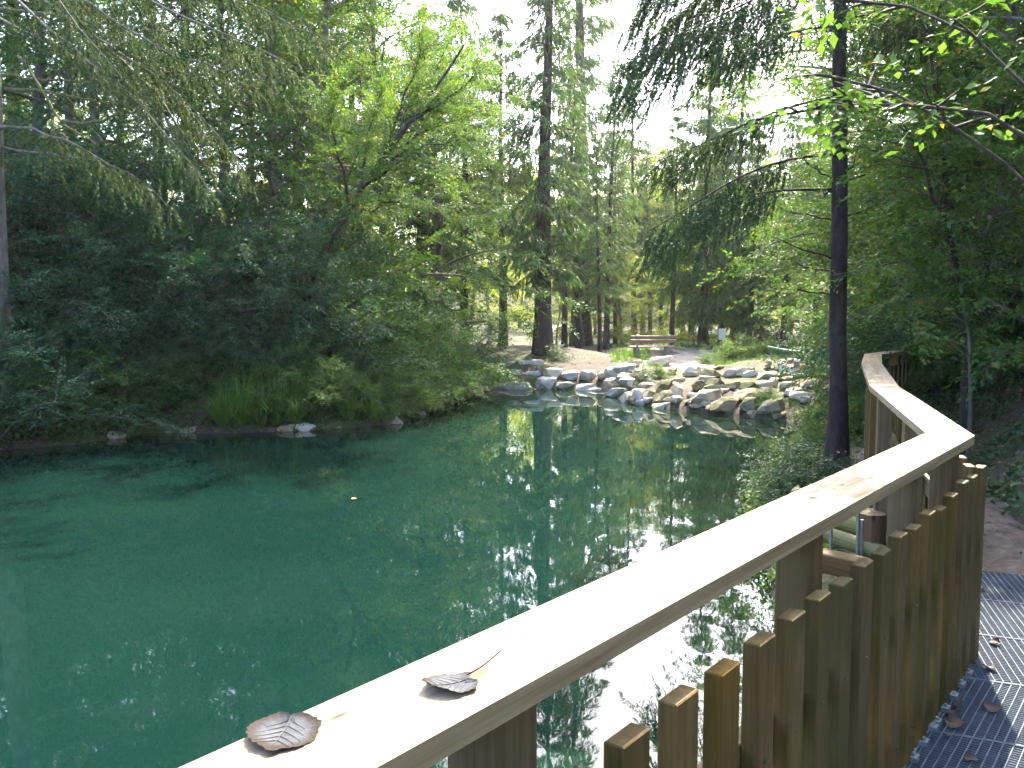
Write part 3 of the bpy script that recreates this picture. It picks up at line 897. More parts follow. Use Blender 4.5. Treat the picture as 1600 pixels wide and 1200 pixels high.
BL_MID = [broadleaf(33, 12, 3.3, 0.08, 26, 8, 8, 0.095, 0.55, 22, mat='leaf_mid', name='broadleaf_mid'),
          broadleaf(34, 8, 2.7, 0.05, 24, 8, 8, 0.085, 0.5, 22, mat='leaf_mid', name='broadleaf_mid')]
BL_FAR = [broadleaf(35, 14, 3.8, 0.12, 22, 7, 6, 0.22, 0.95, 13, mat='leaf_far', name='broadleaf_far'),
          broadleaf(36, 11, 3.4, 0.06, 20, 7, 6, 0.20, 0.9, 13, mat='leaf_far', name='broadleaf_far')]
BU_DARK = [bush(41, 2.8, 1.6, 22, 8, 8, 0.055, 0.34, 22, 'leaf_dark', name='bush_dark', droop=0.3),
           bush(42, 2.3, 1.7, 20, 8, 8, 0.06, 0.36, 20, 'leaf_dark', name='bush_dark', droop=0.25)]
BU_MID = [bush(43, 2.4, 1.5, 18, 8, 8, 0.07, 0.38, 18, 'leaf_mid', name='bush_mid'),
          bush(44, 1.8, 1.3, 16, 8, 7, 0.065, 0.36, 18, 'leaf_mid', name='bush_mid')]
BU_LIGHT = [bush(45, 2.2, 1.4, 16, 8, 7, 0.08, 0.42, 16, 'leaf_light', name='bush_light')]
BU_LOW = [bush(46, 0.9, 0.8, 14, 6, 6, 0.055, 0.26, 13, 'leaf_mid', name='bush_low'),
          bush(47, 0.8, 0.8, 14, 6, 6, 0.045, 0.24, 14, 'leaf_light', name='bush_low')]
BP = ('stems', 'foliage')
_o1 = 'first second third fourth fifth sixth seventh eighth ninth tenth eleventh twelfth thirteenth fourteenth fifteenth sixteenth seventeenth eighteenth nineteenth'.split()
_o10 = {2: 'twent', 3: 'thirt', 4: 'fort', 5: 'fift', 6: 'sixt', 7: 'sevent'}
ORD = [_o1[n - 1] if n < 20 else (_o10[n // 10] + 'ieth' if n % 10 == 0 else _o10[n // 10] + 'y-' + _o1[n % 10 - 1]) for n in range(1, 80)]
def at_px(px, Y): return ((px - CX) / FPX * (Y * _cp + 1.0 * 0), Y)

# ------------------------------------------------------------------ left bank: waterside row, middle row, trees
rl = random.Random(7)
n_ = 0
def left_pt(px, back):
    """a spot on the left bank: column px, `back` metres behind the waterline"""
    for py in np.arange(760, 590, -1.0):
        q = onz(px, py, 0.0)
        if pond_sd(q[0], q[1]) > 0: break
    d = ray(px, 480); d = d / d[1]
    return np.array([q[0] + d[0] * back, q[1] + back])
row1 = [p_ for p_ in range(15, 740, 36) if not (335 < p_ < 475 or 535 < p_ < 600)]
for k, px in enumerate(row1):
    pr = rl.choice([BU_LOW[0], BU_LOW[1], BU_LOW[1], BU_LIGHT[0]])
    plant(pr, 'waterside_shrub', f'low leafy shrub at the left waterline, {ORD[k]} along from the left frame edge', 'shrub', left_pt(px + rl.uniform(-8, 8), 0.4 + rl.uniform(0, 0.5)), rl.uniform(0.85, 1.35) * (0.5 if pr is BU_LIGHT[0] else 1.0), group='low shrubs along the left waterline', parts=BP)
row2 = [(-4, -0.05, 'd', 1.1), (70, 1.9, 'd', 1.2), (130, 1.6, 'm', 0.85), (185, 2.2, 'd', 1.3), (245, 1.8, 'd', 1.1), (300, 1.8, 'd', 0.9), (345, 2.3, 'd', 1.2), (400, 2.2, 'd', 1.0), (450, 2.1, 'm', 0.9), (505, 2.1, 'd', 1.1), (555, 1.9, 'm', 0.85), (600, 1.6, 'm', 0.75), (645, 1.4, 'm', 0.95), (690, 1.3, 'm', 0.9), (728, 1.7, 'd', 0.75)]
for k, (px, bk, ty, s) in enumerate(row2):
    pr = rl.choice(BU_DARK if ty == 'd' else BU_MID)
    bk += 0.3
    plant(pr, 'bank_shrub', f'{"dark evergreen" if ty == "d" else "mid green"} shrub on the left bank behind the waterline, {ORD[k]} from the left edge', 'shrub', left_pt(px, bk), s, group='shrubs on the left bank', parts=BP)
row1b = [(40, .9, 'd', .62), (95, 1.1, 'm', .55), (150, .9, 'd', .6), (205, 1.2, 'd', .65), (265, 1.0, 'm', .5), (320, 1.3, 'd', .65), (372, 1.4, 'm', .55), (425, 1.3, 'd', .6), (480, 1.0, 'm', .6), (520, .9, 'd', .55), (570, 1.0, 'l', .5), (615, .8, 'm', .5), (665, .9, 'l', .5), (705, 1.0, 'm', .45)]
for k, (px, bk, ty, s) in enumerate(row1b):
    pr = rl.choice({'d': BU_DARK, 'm': BU_MID, 'l': BU_LIGHT}[ty])
    plant(pr, 'young_shrub', f'young {dict(d="dark", m="green", l="bright green")[ty]} shrub between waterline and tall shrubs on the left bank, {ORD[k]} along', 'shrub', left_pt(px, bk), s, group='young shrubs on the left bank', parts=BP)
row3 = [(-30, 3.0, 'd', 1.7), (50, 3.4, 'd', 1.7), (140, 3.0, 'd', 1.6), (215, 3.6, 'm', 1.8), (290, 3.0, 'd', 1.7), (360, 3.4, 'm', 1.6), (430, 2.8, 'd', 1.5), (490, 3.2, 'l', 1.5), (560, 3.0, 'm', 1.5), (630, 2.8, 'm', 1.4), (690, 3.0, 'm', 1.2)]
for k, (px, bk, ty, s) in enumerate(row3):
    pr = rl.choice({'d': BU_DARK, 'm': BU_MID, 'l': BU_LIGHT}[ty])
    bk += 0.9
    plant(pr, 'tall_shrub', f'tall {dict(d="dark evergreen", m="mid green", l="bright green")[ty]} shrub high on the left bank, {ORD[k]} from the left edge', 'shrub', left_pt(px, bk), s, group='tall shrubs high on the left bank', parts=BP)
ltrees = [(-60, 5.5, 'm', 1.0, 'at the left edge behind the grey trunk'), (60, 6.0, 'm', 1.05, 'behind the drooping boughs'), (170, 5.0, 'm', 0.9, 'under the drooping boughs'), (260, 6.5, 'l', 1.1, 'behind the tip of the drooping boughs'), (350, 5.5, 'm', 1.0, 'left of the leaning hornbeam'), (440, 6.5, 'l', 1.1, 'close behind the leaning hornbeam'), (520, 6.0, 'l', 1.0, 'whose crown tops the leaning hornbeam'), (600, 7.0, 'l', 1.05, 'right of the leaning hornbeam'), (675, 6.0, 'm', 0.85, 'last before the far spruces'), (120, 10, 'l', 1.3, 'highest on the slope above the drooping boughs'), (300, 11, 'l', 1.3, 'highest on the slope left of the hornbeam'), (480, 11, 'l', 1.25, 'highest on the slope behind the hornbeam'), (620, 12, 'l', 1.1, 'highest on the slope beside the far spruces'), (-20, 12, 'm', 1.4, 'highest on the slope at the left edge'), (40, 16, 'l', 1.6, 'in the back row behind the drooping boughs'), (190, 17, 'm', 1.6, 'in the back row past the boughs'), (390, 17, 'l', 1.5, 'in the back row left of the hornbeam'), (550, 17, 'm', 1.4, 'in the back row behind the hornbeam crown'), (-90, 16, 'l', 1.5, 'in the back row at the left edge'), (660, 15, 'l', 1.0, 'in the back row beside the far spruces')]
for k, (px, bk, ty, s, txt) in enumerate(ltrees):
    pr = rl.choice({'m': BL_MID, 'l': BL_LIGHT}[ty])
    plant(pr, 'broadleaf_tree', f'{dict(m="mid green", l="pale green")[ty]} broadleaf tree on the left bank, {txt}', 'tree', left_pt(px, bk + 1.0), s, group='broadleaf trees above the left bank')
for k, (px, Y, s, pr, txt) in enumerate([(655, 29, 0.72, SP_FAR[2], 'dense young'), (725, 33, 0.85, SP_FAR[0], 'broad'), (560, 33, 1.0, SP_FAR[1], 'tall'), (470, 31, 1.05, SP_FAR[0], 'drooping')]):
    plant(pr, 'spruce_tree', f'{txt} spruce behind the left bank, {ORD[k]} of the four there', 'tree', at_px(px, Y), s, group='spruces behind the left bank')

# ------------------------------------------------------------------ far shore: named conifers
plant(SP_TALL, 'spruce_tree', 'big dark spruce with thick trunk on the mound behind the pale boulders', 'tree', onground(848, 552)[:2], 0.84, 0.4)
plant(SP_FAR[1], 'spruce_tree', 'tall slim spruce just left of the thick trunked one on the mound', 'tree', at_px(786, 41), 0.95, 1.0)
plant(SP_TALL, 'spruce_tree', 'tall spruce behind the slim trunks, its top beside the white sky gap', 'tree', at_px(908, 46), 1.35, 2.0)
for k, (px, Y, s, pr) in enumerate([(882, 37, .8, SP_THIN[0]), (906, 38.5, .85, SP_THIN[1]), (938, 36.0, .6, SP_THIN[0]), (947, 41, .9, SP_THIN[1]), (962, 46, .7, SP_THIN[0]), (992, 52, 1.1, SP_THIN[1]), (1016, 55, .8, SP_THIN[0]), (1031, 53, .75, SP_THIN[1]), (1050, 43, .8, SP_THIN[0]), (1078, 57, .9, SP_THIN[1]), (1104, 47, .85, SP_THIN[0])]):
    plant(pr, 'conifer', f'slim dark conifer trunk in the far wood, {ORD[k]} right of the thick spruce', 'tree', at_px(px, Y), s, group='slim conifers in the far wood')
for k, (px, Y, s, pr) in enumerate([(1128, 50, .8, SP_FAR[2]), (1172, 40, .62, SP_FAR[2]), (1225, 42, .7, SP_FAR[0]), (1275, 38, .75, SP_FAR[1]), (1098, 43, 0.95, SP_FAR[2]), (1148, 46, 1.0, SP_FAR[0])]):
    plant(pr, 'spruce_tree', f'bushy dark spruce in the wood right of the bench, {ORD[k]} of six', 'tree', at_px(px, Y), s, group='bushy spruces right of the bench')
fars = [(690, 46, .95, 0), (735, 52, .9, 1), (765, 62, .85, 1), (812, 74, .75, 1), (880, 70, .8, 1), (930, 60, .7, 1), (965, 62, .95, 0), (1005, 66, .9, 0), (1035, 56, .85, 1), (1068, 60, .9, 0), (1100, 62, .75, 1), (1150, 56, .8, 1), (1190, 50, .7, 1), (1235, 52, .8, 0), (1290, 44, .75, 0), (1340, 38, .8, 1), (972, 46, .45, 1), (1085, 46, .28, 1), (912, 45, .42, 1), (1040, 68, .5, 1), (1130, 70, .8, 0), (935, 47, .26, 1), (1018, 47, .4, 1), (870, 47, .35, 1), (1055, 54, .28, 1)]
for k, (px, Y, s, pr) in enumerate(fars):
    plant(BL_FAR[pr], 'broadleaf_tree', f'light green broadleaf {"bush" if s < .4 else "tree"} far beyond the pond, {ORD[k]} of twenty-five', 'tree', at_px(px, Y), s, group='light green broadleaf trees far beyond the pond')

# distant wood on the far slope: one mass
rg = np.random.default_rng(77)
b = MB()
tmf = [spray(rg, 9, 1.6, 0.55, droop=0.3) for _ in range(5)]
PP, DD = [], []
for _ in range(150):
    x, y = rg.uniform(-75, 100), rg.uniform(85, 135)
    H = rg.uniform(9, 15); con = rg.random() < 0.4
    z0 = float(hz(x, y)); rr_ = H * (0.17 if con else 0.3)
    for _ in range(95):
        t = rg.random(); a = rg.random() * 6.28
        rad = rr_ * ((1 - t) if con else math.sin(math.pi * (0.15 + 0.8 * t))) * math.sqrt(rg.random())
        PP.append((x + rad * math.cos(a), y + rad * math.sin(a), z0 + H * (0.12 + 0.88 * t))); DD.append((math.cos(a), math.sin(a), -0.3 + 0.3 * rg.normal()))
PP = np.array(PP); DD = np.array(DD)
place(b, tmf, PP, DD, rg.normal(size=(len(PP), 3)) * 0.5 + np.array([0, 0, 1]), rg.uniform(0.7, 1.4, len(PP)), rg)
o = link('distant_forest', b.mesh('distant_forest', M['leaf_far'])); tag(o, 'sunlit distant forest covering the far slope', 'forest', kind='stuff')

# ------------------------------------------------------------------ right hillside
rtrees = [(1450, 25, 'l', 0.85), (1440, 19, 'l', 1.0), (1500, 16, 'l', 0.95), (1580, 14, 'l', 0.9), (1640, 17, 'l', 1.1), (1470, 31, 'l', 1.2), (1540, 22, 'l', 1.25), (1400, 33, 'm', 0.8), (1700, 12, 'm', 0.9), (1565, 13, 'l', 0.75), (1475, 15.5, 'l', 0.8), (1630, 11, 'l', 0.7), (1470, 18.5, 'l', 0.8)]
for k, (px, Y, ty, s) in enumerate(rtrees):
    pr = rl.choice({'m': BL_MID, 'l': BL_LIGHT}[ty])
    plant(pr, 'broadleaf_tree', f'leafy broadleaf tree on the right hillside above the path, {ORD[k]} of thirteen', 'tree', at_px(px, Y), s, group='broadleaf trees on the right hillside')
rbush = [(1415, 22, 'd', 1.0), (1445, 17, 'm', 1.1), (1490, 15, 'd', 0.9), (1545, 14.5, 'm', 0.8), (1590, 14, 'm', 0.8), (1640, 12, 'm', 0.8), (1390, 20, 'd', 1.0), (1560, 15, 'm', 1.2), (1610, 13, 'd', 1.2), (1385, 27, 'd', 1.0), (1400, 17, 'm', 0.7)]
for k, (px, Y, ty, s) in enumerate(rbush):
    pr = rl.choice({'d': BU_DARK, 'm': BU_MID}[ty])
    plant(pr, 'hillside_shrub', f'{"dark" if ty == "d" else "green"} shrub on the slope right of the path, {ORD[k]} of eleven', 'shrub', at_px(px, Y), s, group='shrubs on the right slope', parts=BP)
BL_HIGH = broadleaf(38, 20, 4.6, 0.42, 24, 8, 8, 0.12, 0.65, 18, mat='leaf_light', name='beech', trunk_r=0.19)
plant(BL_HIGH, 'beech_tree', 'tall straight beech beyond the far end of the railing, crown above the picture', 'tree', (9.6, 24.5), 1.0, 0.7)
# the wood goes on along the hillside beside and behind the walkway
for k, (x, y, s) in enumerate([(10.2, 8, 1.0), (8.6, 4.0, 0.95), (7.6, 0.2, 1.0), (6.4, -4, 1.0), (3.0, -8, 1.0), (-1.5, -11, 1.1), (11.5, -1.5, 1.2), (-6.5, -12, 1.1), (8, -9, 1.2)]):
    plant(rl.choice(BL_MID), 'broadleaf_tree', f'broadleaf tree beside or behind the walkway outside the picture, {ORD[k]} of nine', 'tree', (x, y), s, group='broadleaf trees beside the walkway')
# ------------------------------------------------------------------ the slim spruce beside the railing
def limb_from_pixels(pts):
    """limb polyline through (px, py, depth) triples"""
    return np.array([ony(a, b_, Y) for a, b_, Y in pts])
def resample(P, n):
    P = np.asarray(P, float)
    t = np.r_[0, np.cumsum(np.linalg.norm(np.diff(P, axis=0), axis=1))]; s = np.linspace(0, t[-1], n)
    Q = np.stack([np.interp(s, t, P[:, k]) for k in range(3)], -1)
    for _ in range(3): Q[1:-1] = (Q[:-2] + 2 * Q[1:-1] + Q[2:]) / 4
    return Q
rg = np.random.default_rng(101)
tb = ony(1308, 752, 10.3); tb[2] = hz(tb[0], tb[1])
SY = tb[1]
root = thing('spruce_tree', 'slim dark spruce trunk with bare lower branches beside the railing', 'tree', tuple(tb))
org = np.array(tb)
tr, cr, dd_ = MB(), MB(), MB()
top = ony(1316, -700, SY)
zz = np.linspace(-0.25, top[2] - org[2], 22)
path = np.stack([np.interp(zz, [0, top[2] - org[2]], [0, top[0] - org[0]]) + 0.008 * rg.normal(size=22), 0.008 * rg.normal(size=22), zz], -1)
rad = np.interp(zz, [-0.25, 0.0, 0.3, 0.8, 2.5, top[2] - org[2]], [0.26, 0.20, 0.128, 0.104, 0.092, 0.035])
tr.tube(path, rad, 14, wob=0.02)
acc = []
live = [  # limbs as seen, reaching left over the water, with their own depth away from the trunk
    ([(1314, -70, 0), (1240, -35, -0.25), (1150, 15, -0.5), (1060, 55, -0.6), (990, 85, -0.6)], 0.75, 20),
    ([(1314, -120, 0), (1230, -70, 0.5), (1120, -20, 0.9), (1040, 40, 1.2)], 0.7, 18),
    ([(1312, 40, 0), (1250, 45, 0.4), (1180, 65, 0.7), (1120, 95, 0.9)], 0.35, 10),
    ([(1310, 150, 0), (1240, 160, 0.3), (1150, 200, 0.7), (1080, 235, 1.0), (1030, 250, 1.2)], 0.45, 14),
    ([(1304, 240, 0), (1230, 245, -0.2), (1160, 270, -0.4), (1110, 300, -0.5), (1050, 345, -0.5), (1015, 360, -0.5)], 0.5, 14),
    ([(1304, 296, 0), (1230, 294, 0.3), (1150, 305, 0.6), (1080, 335, 0.8), (1030, 380, 0.9)], 0.5, 14),
    ([(1316, -40, 0), (1370, -20, 0.3), (1440, 30, 0.5), (1500, 80, 0.6)], 0.55, 14),
    ([(1316, 30, 0), (1360, 20, 0.6), (1420, 40, 1.2)], 0.45, 10),
    ([(1314, -140, 0), (1290, -60, -0.8), (1250, 10, -1.4)], 0.5, 12),
    ([(1314, -200, 0), (1180, -120, 0.2), (1060, -60, 0.3), (1000, 0, 0.3)], 0.7, 18),
]
for pts, half, lat in live:
    P = resample(limb_from_pixels([(a, b_, SY + e) for a, b_, e in pts]) - org, 9)
    bough(tr, acc, P, rg, half=half * 1.1, lat=int(lat * 1.7), hang=4, hanglen=0.95, start=0.25, r0=0.018)
bare = [[(1302, 405, 0), (1260, 390, -0.2), (1205, 370, -0.4)], [(1302, 425, 0), (1270, 418, 0.2), (1225, 405, 0.4)], [(1301, 460, 0), (1260, 455, 0.3), (1190, 450, 0.5)],
        [(1318, 340, 0), (1345, 332, -0.1), (1370, 322, -0.2)], [(1318, 285, 0), (1350, 272, 0.1), (1385, 258, 0.2)], [(1316, 282, 0), (1335, 255, 0.1), (1342, 225, 0.1)],
        [(1302, 345, 0), (1270, 335, -0.2), (1235, 330, -0.3)], [(1302, 280, 0), (1270, 262, 0.1), (1255, 245, 0.1)], [(1302, 300, 0), (1285, 305, 0.1), (1282, 310, 0.2)], [(1316, 180, 0), (1350, 170, 0.2), (1395, 175, 0.4)]]
for pts in bare:
    P = resample(limb_from_pixels([(a, b_, SY + e) for a, b_, e in pts]) - org, 7)
    P[1:-1] += rg.normal(size=(5, 3)) * 0.012
    tr.tube(P, np.linspace(0.014, 0.004, 7), 5, cap=False)
    for j in (2, 4, 5):
        C = curve(P[j], P[j] - P[j - 1] + rg.normal(size=3) * 0.08, 0.12 + 0.15 * rg.random(), 3, rg, 0.05, 0.1)
        tr.tube(C, np.linspace(0.005, 0.002, 4), 3, cap=False)
tms = [needle_twig(rg, 46, 0.27, 0.04, 0.014) for _ in range(5)]
stamp_needles(cr, tms, acc, rg)
link('trunk', tr.mesh('trunk', M['bark_red'], True), root); link('crown', cr.mesh('crown', M['needle']), root)

# ------------------------------------------------------------------ big old spruce whose boughs hang over the left of the view
rg = np.random.default_rng(102)
LY = 15.9
base = np.array([*at_px(-8, LY), 0.0]); base[2] = hz(base[0], base[1])
root = thing('spruce_tree', 'grey trunked spruce at the left frame edge with long drooping boughs', 'tree', tuple(base))
tr, cr, ms = MB(), MB(), MB()
zz = np.linspace(-0.3, 17, 18)
path = np.stack([np.interp(zz, [0, 17], [0, 0.35]), 0 * zz, zz], -1); path[:, :2] += rg.normal(size=(18, 2)) * 0.01
tr.tube(path, np.interp(zz, [-0.3, 0.4, 3, 17], [0.34, 0.24, 0.19, 0.06]), 14, wob=0.03)
acc = []
longs = [([(0, -160, 0), (90, -70, -1.0), (243, 0, -1.6), (340, 48, -2.0), (430, 85, -2.3), (500, 130, -2.4)], 0.75, 26),
         ([(0, -90, 0), (60, -50, -0.6), (133, 0, -1.0), (225, 70, -1.4), (320, 105, -1.6), (420, 125, -1.8)], 0.75, 26),
         ([(0, -60, 0), (70, 10, -0.3), (150, 60, -0.6), (240, 110, -0.8), (330, 190, -1.0), (380, 260, -1.0)], 0.7, 24),
         ([(0, -20, 0), (60, 30, -1.2), (140, 90, -1.9), (220, 160, -2.3), (290, 230, -2.4), (330, 300, -2.5)], 0.65, 22),
         ([(0, 30, 0), (70, 70, 0.4), (180, 110, 0.9), (260, 180, 1.2), (310, 260, 1.3)], 0.65, 20),
         ([(0, -240, 0), (120, -150, -0.3), (290, -40, -0.6), (420, 30, -0.8), (520, 60, -0.9)], 0.75, 24),
         ([(0, -200, 0), (40, -60, -2.0), (110, 30, -2.6), (190, 120, -2.9)], 0.6, 18),
         ([(0, 200, 0), (60, 205, -0.9), (130, 230, -1.4), (210, 270, -1.7), (260, 320, -1.8)], 0.55, 18),
         ([(0, 230, 0), (80, 240, 0.5), (170, 260, 0.9), (240, 300, 1.1)], 0.5, 16)]
for pts, half, lat in longs:
    P = resample(limb_from_pixels([(a, b_, LY + e) for a, b_, e in pts]) - base, 12)
    P[1:-1] += rg.normal(size=(10, 3)) * 0.03
    bough(tr, acc, P, rg, half=half, lat=lat, hang=4, hanglen=1.15, start=0.2, r0=0.032)
for k in range(16):                        # crown above the frame
    z = 6.5 + k * 0.6; az = k * 2.4
    C = curve((0.2, 0, z), (math.cos(az), math.sin(az), -0.1), 3.6 * (1 - k / 22), 7, rg, 0.05, 0.05, lift=0.08)
    bough(tr, acc, C, rg, half=0.5, lat=8, hang=3, hanglen=1.0, r0=0.025)
bare = [[(8, 138, 0), (60, 142, -0.5), (110, 150, -0.8), (175, 165, -1.0)], [(30, 90, -0.2), (62, 132, -0.6), (88, 180, -0.9), (98, 205, -1.0), (130, 212, -1.2)], [(95, 190, -1.0), (160, 192, -1.3), (200, 172, -1.5)],
        [(70, 60, -0.3), (130, 100, -0.6), (190, 140, -0.8), (230, 170, -0.9)], [(160, 70, -0.6), (230, 130, -1.0), (265, 170, -1.2), (290, 215, -1.2)], [(290, 210, -1.2), (320, 260, -1.2), (345, 305, -1.2)], [(8, 118, 0), (60, 126, -0.3), (150, 124, -0.6)], [(66, 215, -1.0), (100, 208, -1.0), (112, 225, -1.0)]]
for pts in bare:
    P = resample(limb_from_pixels([(a, b_, LY + e) for a, b_, e in pts]) - base, 9)
    P[1:-1] += rg.normal(size=(7, 3)) * 0.02
    ms.tube(P, np.linspace(0.032, 0.014, 9), 6, wob=0.12)
    for j in range(2, 9):
        C = curve(P[j], P[j] - P[j - 1] + rg.normal(size=3) * 0.2, 0.2 + 0.3 * rg.random(), 4, rg, 0.1, 0.15)
        ms.tube(C, np.linspace(0.009, 0.003, 5), 3, cap=False)
tms = [needle_twig(rg, 40, 0.28, 0.042, 0.015) for _ in range(5)]
stamp_needles(cr, tms, acc, rg)
link('trunk', tr.mesh('trunk', M['bark_grey'], True), root); link('crown', cr.mesh('crown', M['needle_grey']), root)
ob = link('mossy_branches', ms.mesh('mossy_branches', M['moss_twig'], True), root); ob['label'] = 'bare lower branches coated in yellow green moss'

# ------------------------------------------------------------------ leaning hornbeam over the bank
def rel(pts, Y0):
    return limb_from_pixels([(a, b_, Y0 + e) for a, b_, e in pts])
rg = np.random.default_rng(103)
HY = 20.0
P = rel([(470, 470, 0.8), (500, 400, 0.4), (545, 325, 0), (585, 265, -0.2), (640, 190, -0.4), (690, 130, -0.5), (725, 70, -0.6)], HY)
gb = np.array([P[0][0] - 0.35, P[0][1] + 0.2, 0]); gb[2] = hz(gb[0], gb[1])
root = thing('hornbeam_tree', 'leaning hornbeam with dark fanning limbs and yellow green leaves over the left bank', 'tree', tuple(gb))
path = resample(np.vstack([gb + (0, 0, -0.2), P]) - gb, 16)
tr, cr = MB(), MB()
tr.tube(path, np.linspace(0.13, 0.02, 16), 9, wob=0.04)
fans = [[(560, 300, 0), (575, 250, 0.2), (570, 210, 0.3), (590, 150, 0.4)], [(585, 265, -.2), (620, 200, -.6), (640, 130, -.9), (660, 70, -1.0)], [(600, 245, -.2), (650, 215, -.1), (700, 190, 0), (750, 175, .1)],
        [(560, 300, 0), (600, 262, -.8), (660, 225, -1.2), (720, 215, -1.3)], [(545, 325, 0), (540, 270, -.5), (520, 210, -.9), (510, 150, -1.0)], [(640, 190, -.4), (690, 165, -.8), (740, 120, -1.1)], [(620, 215, -.3), (640, 160, .4), (690, 90, .9)],
        [(530, 345, .1), (560, 330, -.7), (600, 320, -1.1), (640, 315, -1.2)]]
PP, DD, UU = [], [], []
for pts in fans:
    C = resample(rel(pts, HY) - gb, 9)
    C[1:-1] += rg.normal(size=(7, 3)) * 0.03
    tr.tube(C, np.linspace(0.045, 0.006, 9), 6, cap=False)
    for j in range(26):
        q, qd = at_t(C, 0.2 + 0.79 * rg.random())
        sd = np.cross(qd, (0, 0, 1.0)); sd /= np.linalg.norm(sd) + 1e-6
        d2 = qd + sd * rg.normal() * 0.9 + np.array([0, 0, 0.1 + 0.3 * rg.normal()])
        C2 = curve(q, d2, 0.5 + 0.6 * rg.random(), 4, rg, 0.05, 0.1)
        tr.tube(C2, np.linspace(0.01, 0.003, 5), 3, cap=False)
        for e in range(8):
            z, zd = at_t(C2, min(0.99, 0.1 + 0.9 * rg.random())); a = rg.normal() * 0.8
            s2 = np.cross(zd, (0, 0, 1.0)); s2 /= np.linalg.norm(s2) + 1e-6
            PP.append(z); DD.append(zd * math.cos(a) + s2 * math.sin(a) + np.array([0, 0, -0.15])); UU.append([rg.normal() * .3, rg.normal() * .3, 1])
tm = [spray(rg, 18, 0.42, 0.075) for _ in range(5)]
PP, DD, UU = map(np.array, (PP, DD, UU))
place(cr, tm, PP, DD, UU, rg.uniform(.7, 1.2, len(PP)), rg)
link('trunk', tr.mesh('trunk', M['bark'], True), root); link('crown', cr.mesh('crown', M['leaf_light']), root)

# ------------------------------------------------------------------ hazel stems on the right slope
def stemtree(seed, Y0, stems, label, name, mat, leaf, nl, tw, extra=14, per=7, r=0.06, bark='bark', branch_len=0.9, foot=None, catname='tree', tmin=0.3):
    rg = np.random.default_rng(seed)
    P0 = rel(stems[0], Y0)
    gb = np.array([P0[0][0], P0[0][1], 0]) if foot is None else np.array([*foot, 0.0])
    gb[2] = hz(gb[0], gb[1])
    root = thing(name, label, catname, tuple(gb))
    tr, cr = MB(), MB(); PP, DD, UU = [], [], []
    for q_, pts in enumerate(stems):
        Q = rel(pts, Y0)
        if q_ == 0 or foot is not None: Q = np.vstack([gb + (0, 0, -0.15), Q])
        C = resample(Q - gb, 12); C[1:-1] += rg.normal(size=(10, 3)) * 0.015
        tr.tube(C, np.linspace(r if q_ == 0 else r * 0.6, 0.007, 12), 8, cap=False, wob=0.04)
        for j in range(extra):
            q, qd = at_t(C, tmin + (0.99 - tmin) * rg.random()); a = rg.random() * 6.28
            C2 = curve(q, qd * 0.5 + np.array([math.cos(a), math.sin(a), 0.15 + 0.25 * rg.normal()]), branch_len * (0.5 + 0.8 * rg.random()), 5, rg, 0.07, 0.1)
            tr.tube(C2, np.linspace(0.011, 0.003, 6), 4, cap=False)
            for e in range(per):
                z, zd = at_t(C2, min(0.99, 0.15 + 0.85 * rg.random())); a2 = rg.normal() * 0.8
                s2 = np.cross(zd, (0, 0, 1.0)); s2 /= np.linalg.norm(s2) + 1e-6
                PP.append(z); DD.append(zd * math.cos(a2) + s2 * math.sin(a2) + np.array([0, 0, -0.2])); UU.append([rg.normal() * .35, rg.normal() * .35, 1])
    tm = [spray(rg, nl, tw, leaf) for _ in range(5)]
    PP, DD, UU = map(np.array, (PP, DD, UU))
    place(cr, tm, PP, DD, UU, rg.uniform(.7, 1.25, len(PP)), rg)
    link('trunk', tr.mesh('trunk', M[bark], True), root); link('crown', cr.mesh('crown', M[mat]), root)
    return root
stemtree(104, 10.2, [[(1512, 560, 0), (1500, 450, 0), (1482, 330, 0), (1468, 210, 0), (1452, 110, 0), (1440, 20, 0)], [(1500, 450, 0), (1478, 360, -.3), (1450, 260, -.6), (1410, 190, -.9)], [(1482, 330, 0), (1520, 260, -.4), (1560, 200, -.7), (1600, 160, -.9)]],
         'thin dark hazel stem leaning left on the right slope', 'hazel_tree', 'leaf_light', 0.085, 18, 0.45, 26, 9, 0.07, branch_len=1.0)
stemtree(105, 9.8, [[(1520, 560, 0), (1512, 500, 0), (1495, 430, 0.1), (1470, 330, .2), (1450, 240, .3)], [(1495, 430, 0.1), (1540, 360, -.3), (1580, 300, -.5), (1620, 250, -.7)]],
         'pale slender sapling just right of the leaning hazel stem', 'sapling', 'leaf_light', 0.08, 16, 0.4, 22, 8, 0.028, bark='bark_grey', branch_len=0.8)
# a near hazel out on the right whose bough with big leaves reaches in front of the spruce trunk
stemtree(106, 4.3, [[(1720, 330, 0), (1640, 160, 0), (1560, 130, 0), (1470, 135, .05), (1390, 150, .1), (1310, 172, .15), (1230, 185, .2), (1165, 190, .25)], [(1470, 135, .05), (1420, 110, .2), (1360, 100, .3), (1300, 120, .4)], [(1640, 160, 0), (1560, 60, .2), (1470, 0, .4), (1400, -25, .5), (1320, 0, .5)]],
         'near hazel bough with large pale leaves reaching in front of the spruce trunk', 'hazel_tree', 'leaf_light', 0.085, 6, 0.24, 7, 3, 0.018, branch_len=0.26, foot=(4.2, 4.0), tmin=0.8)
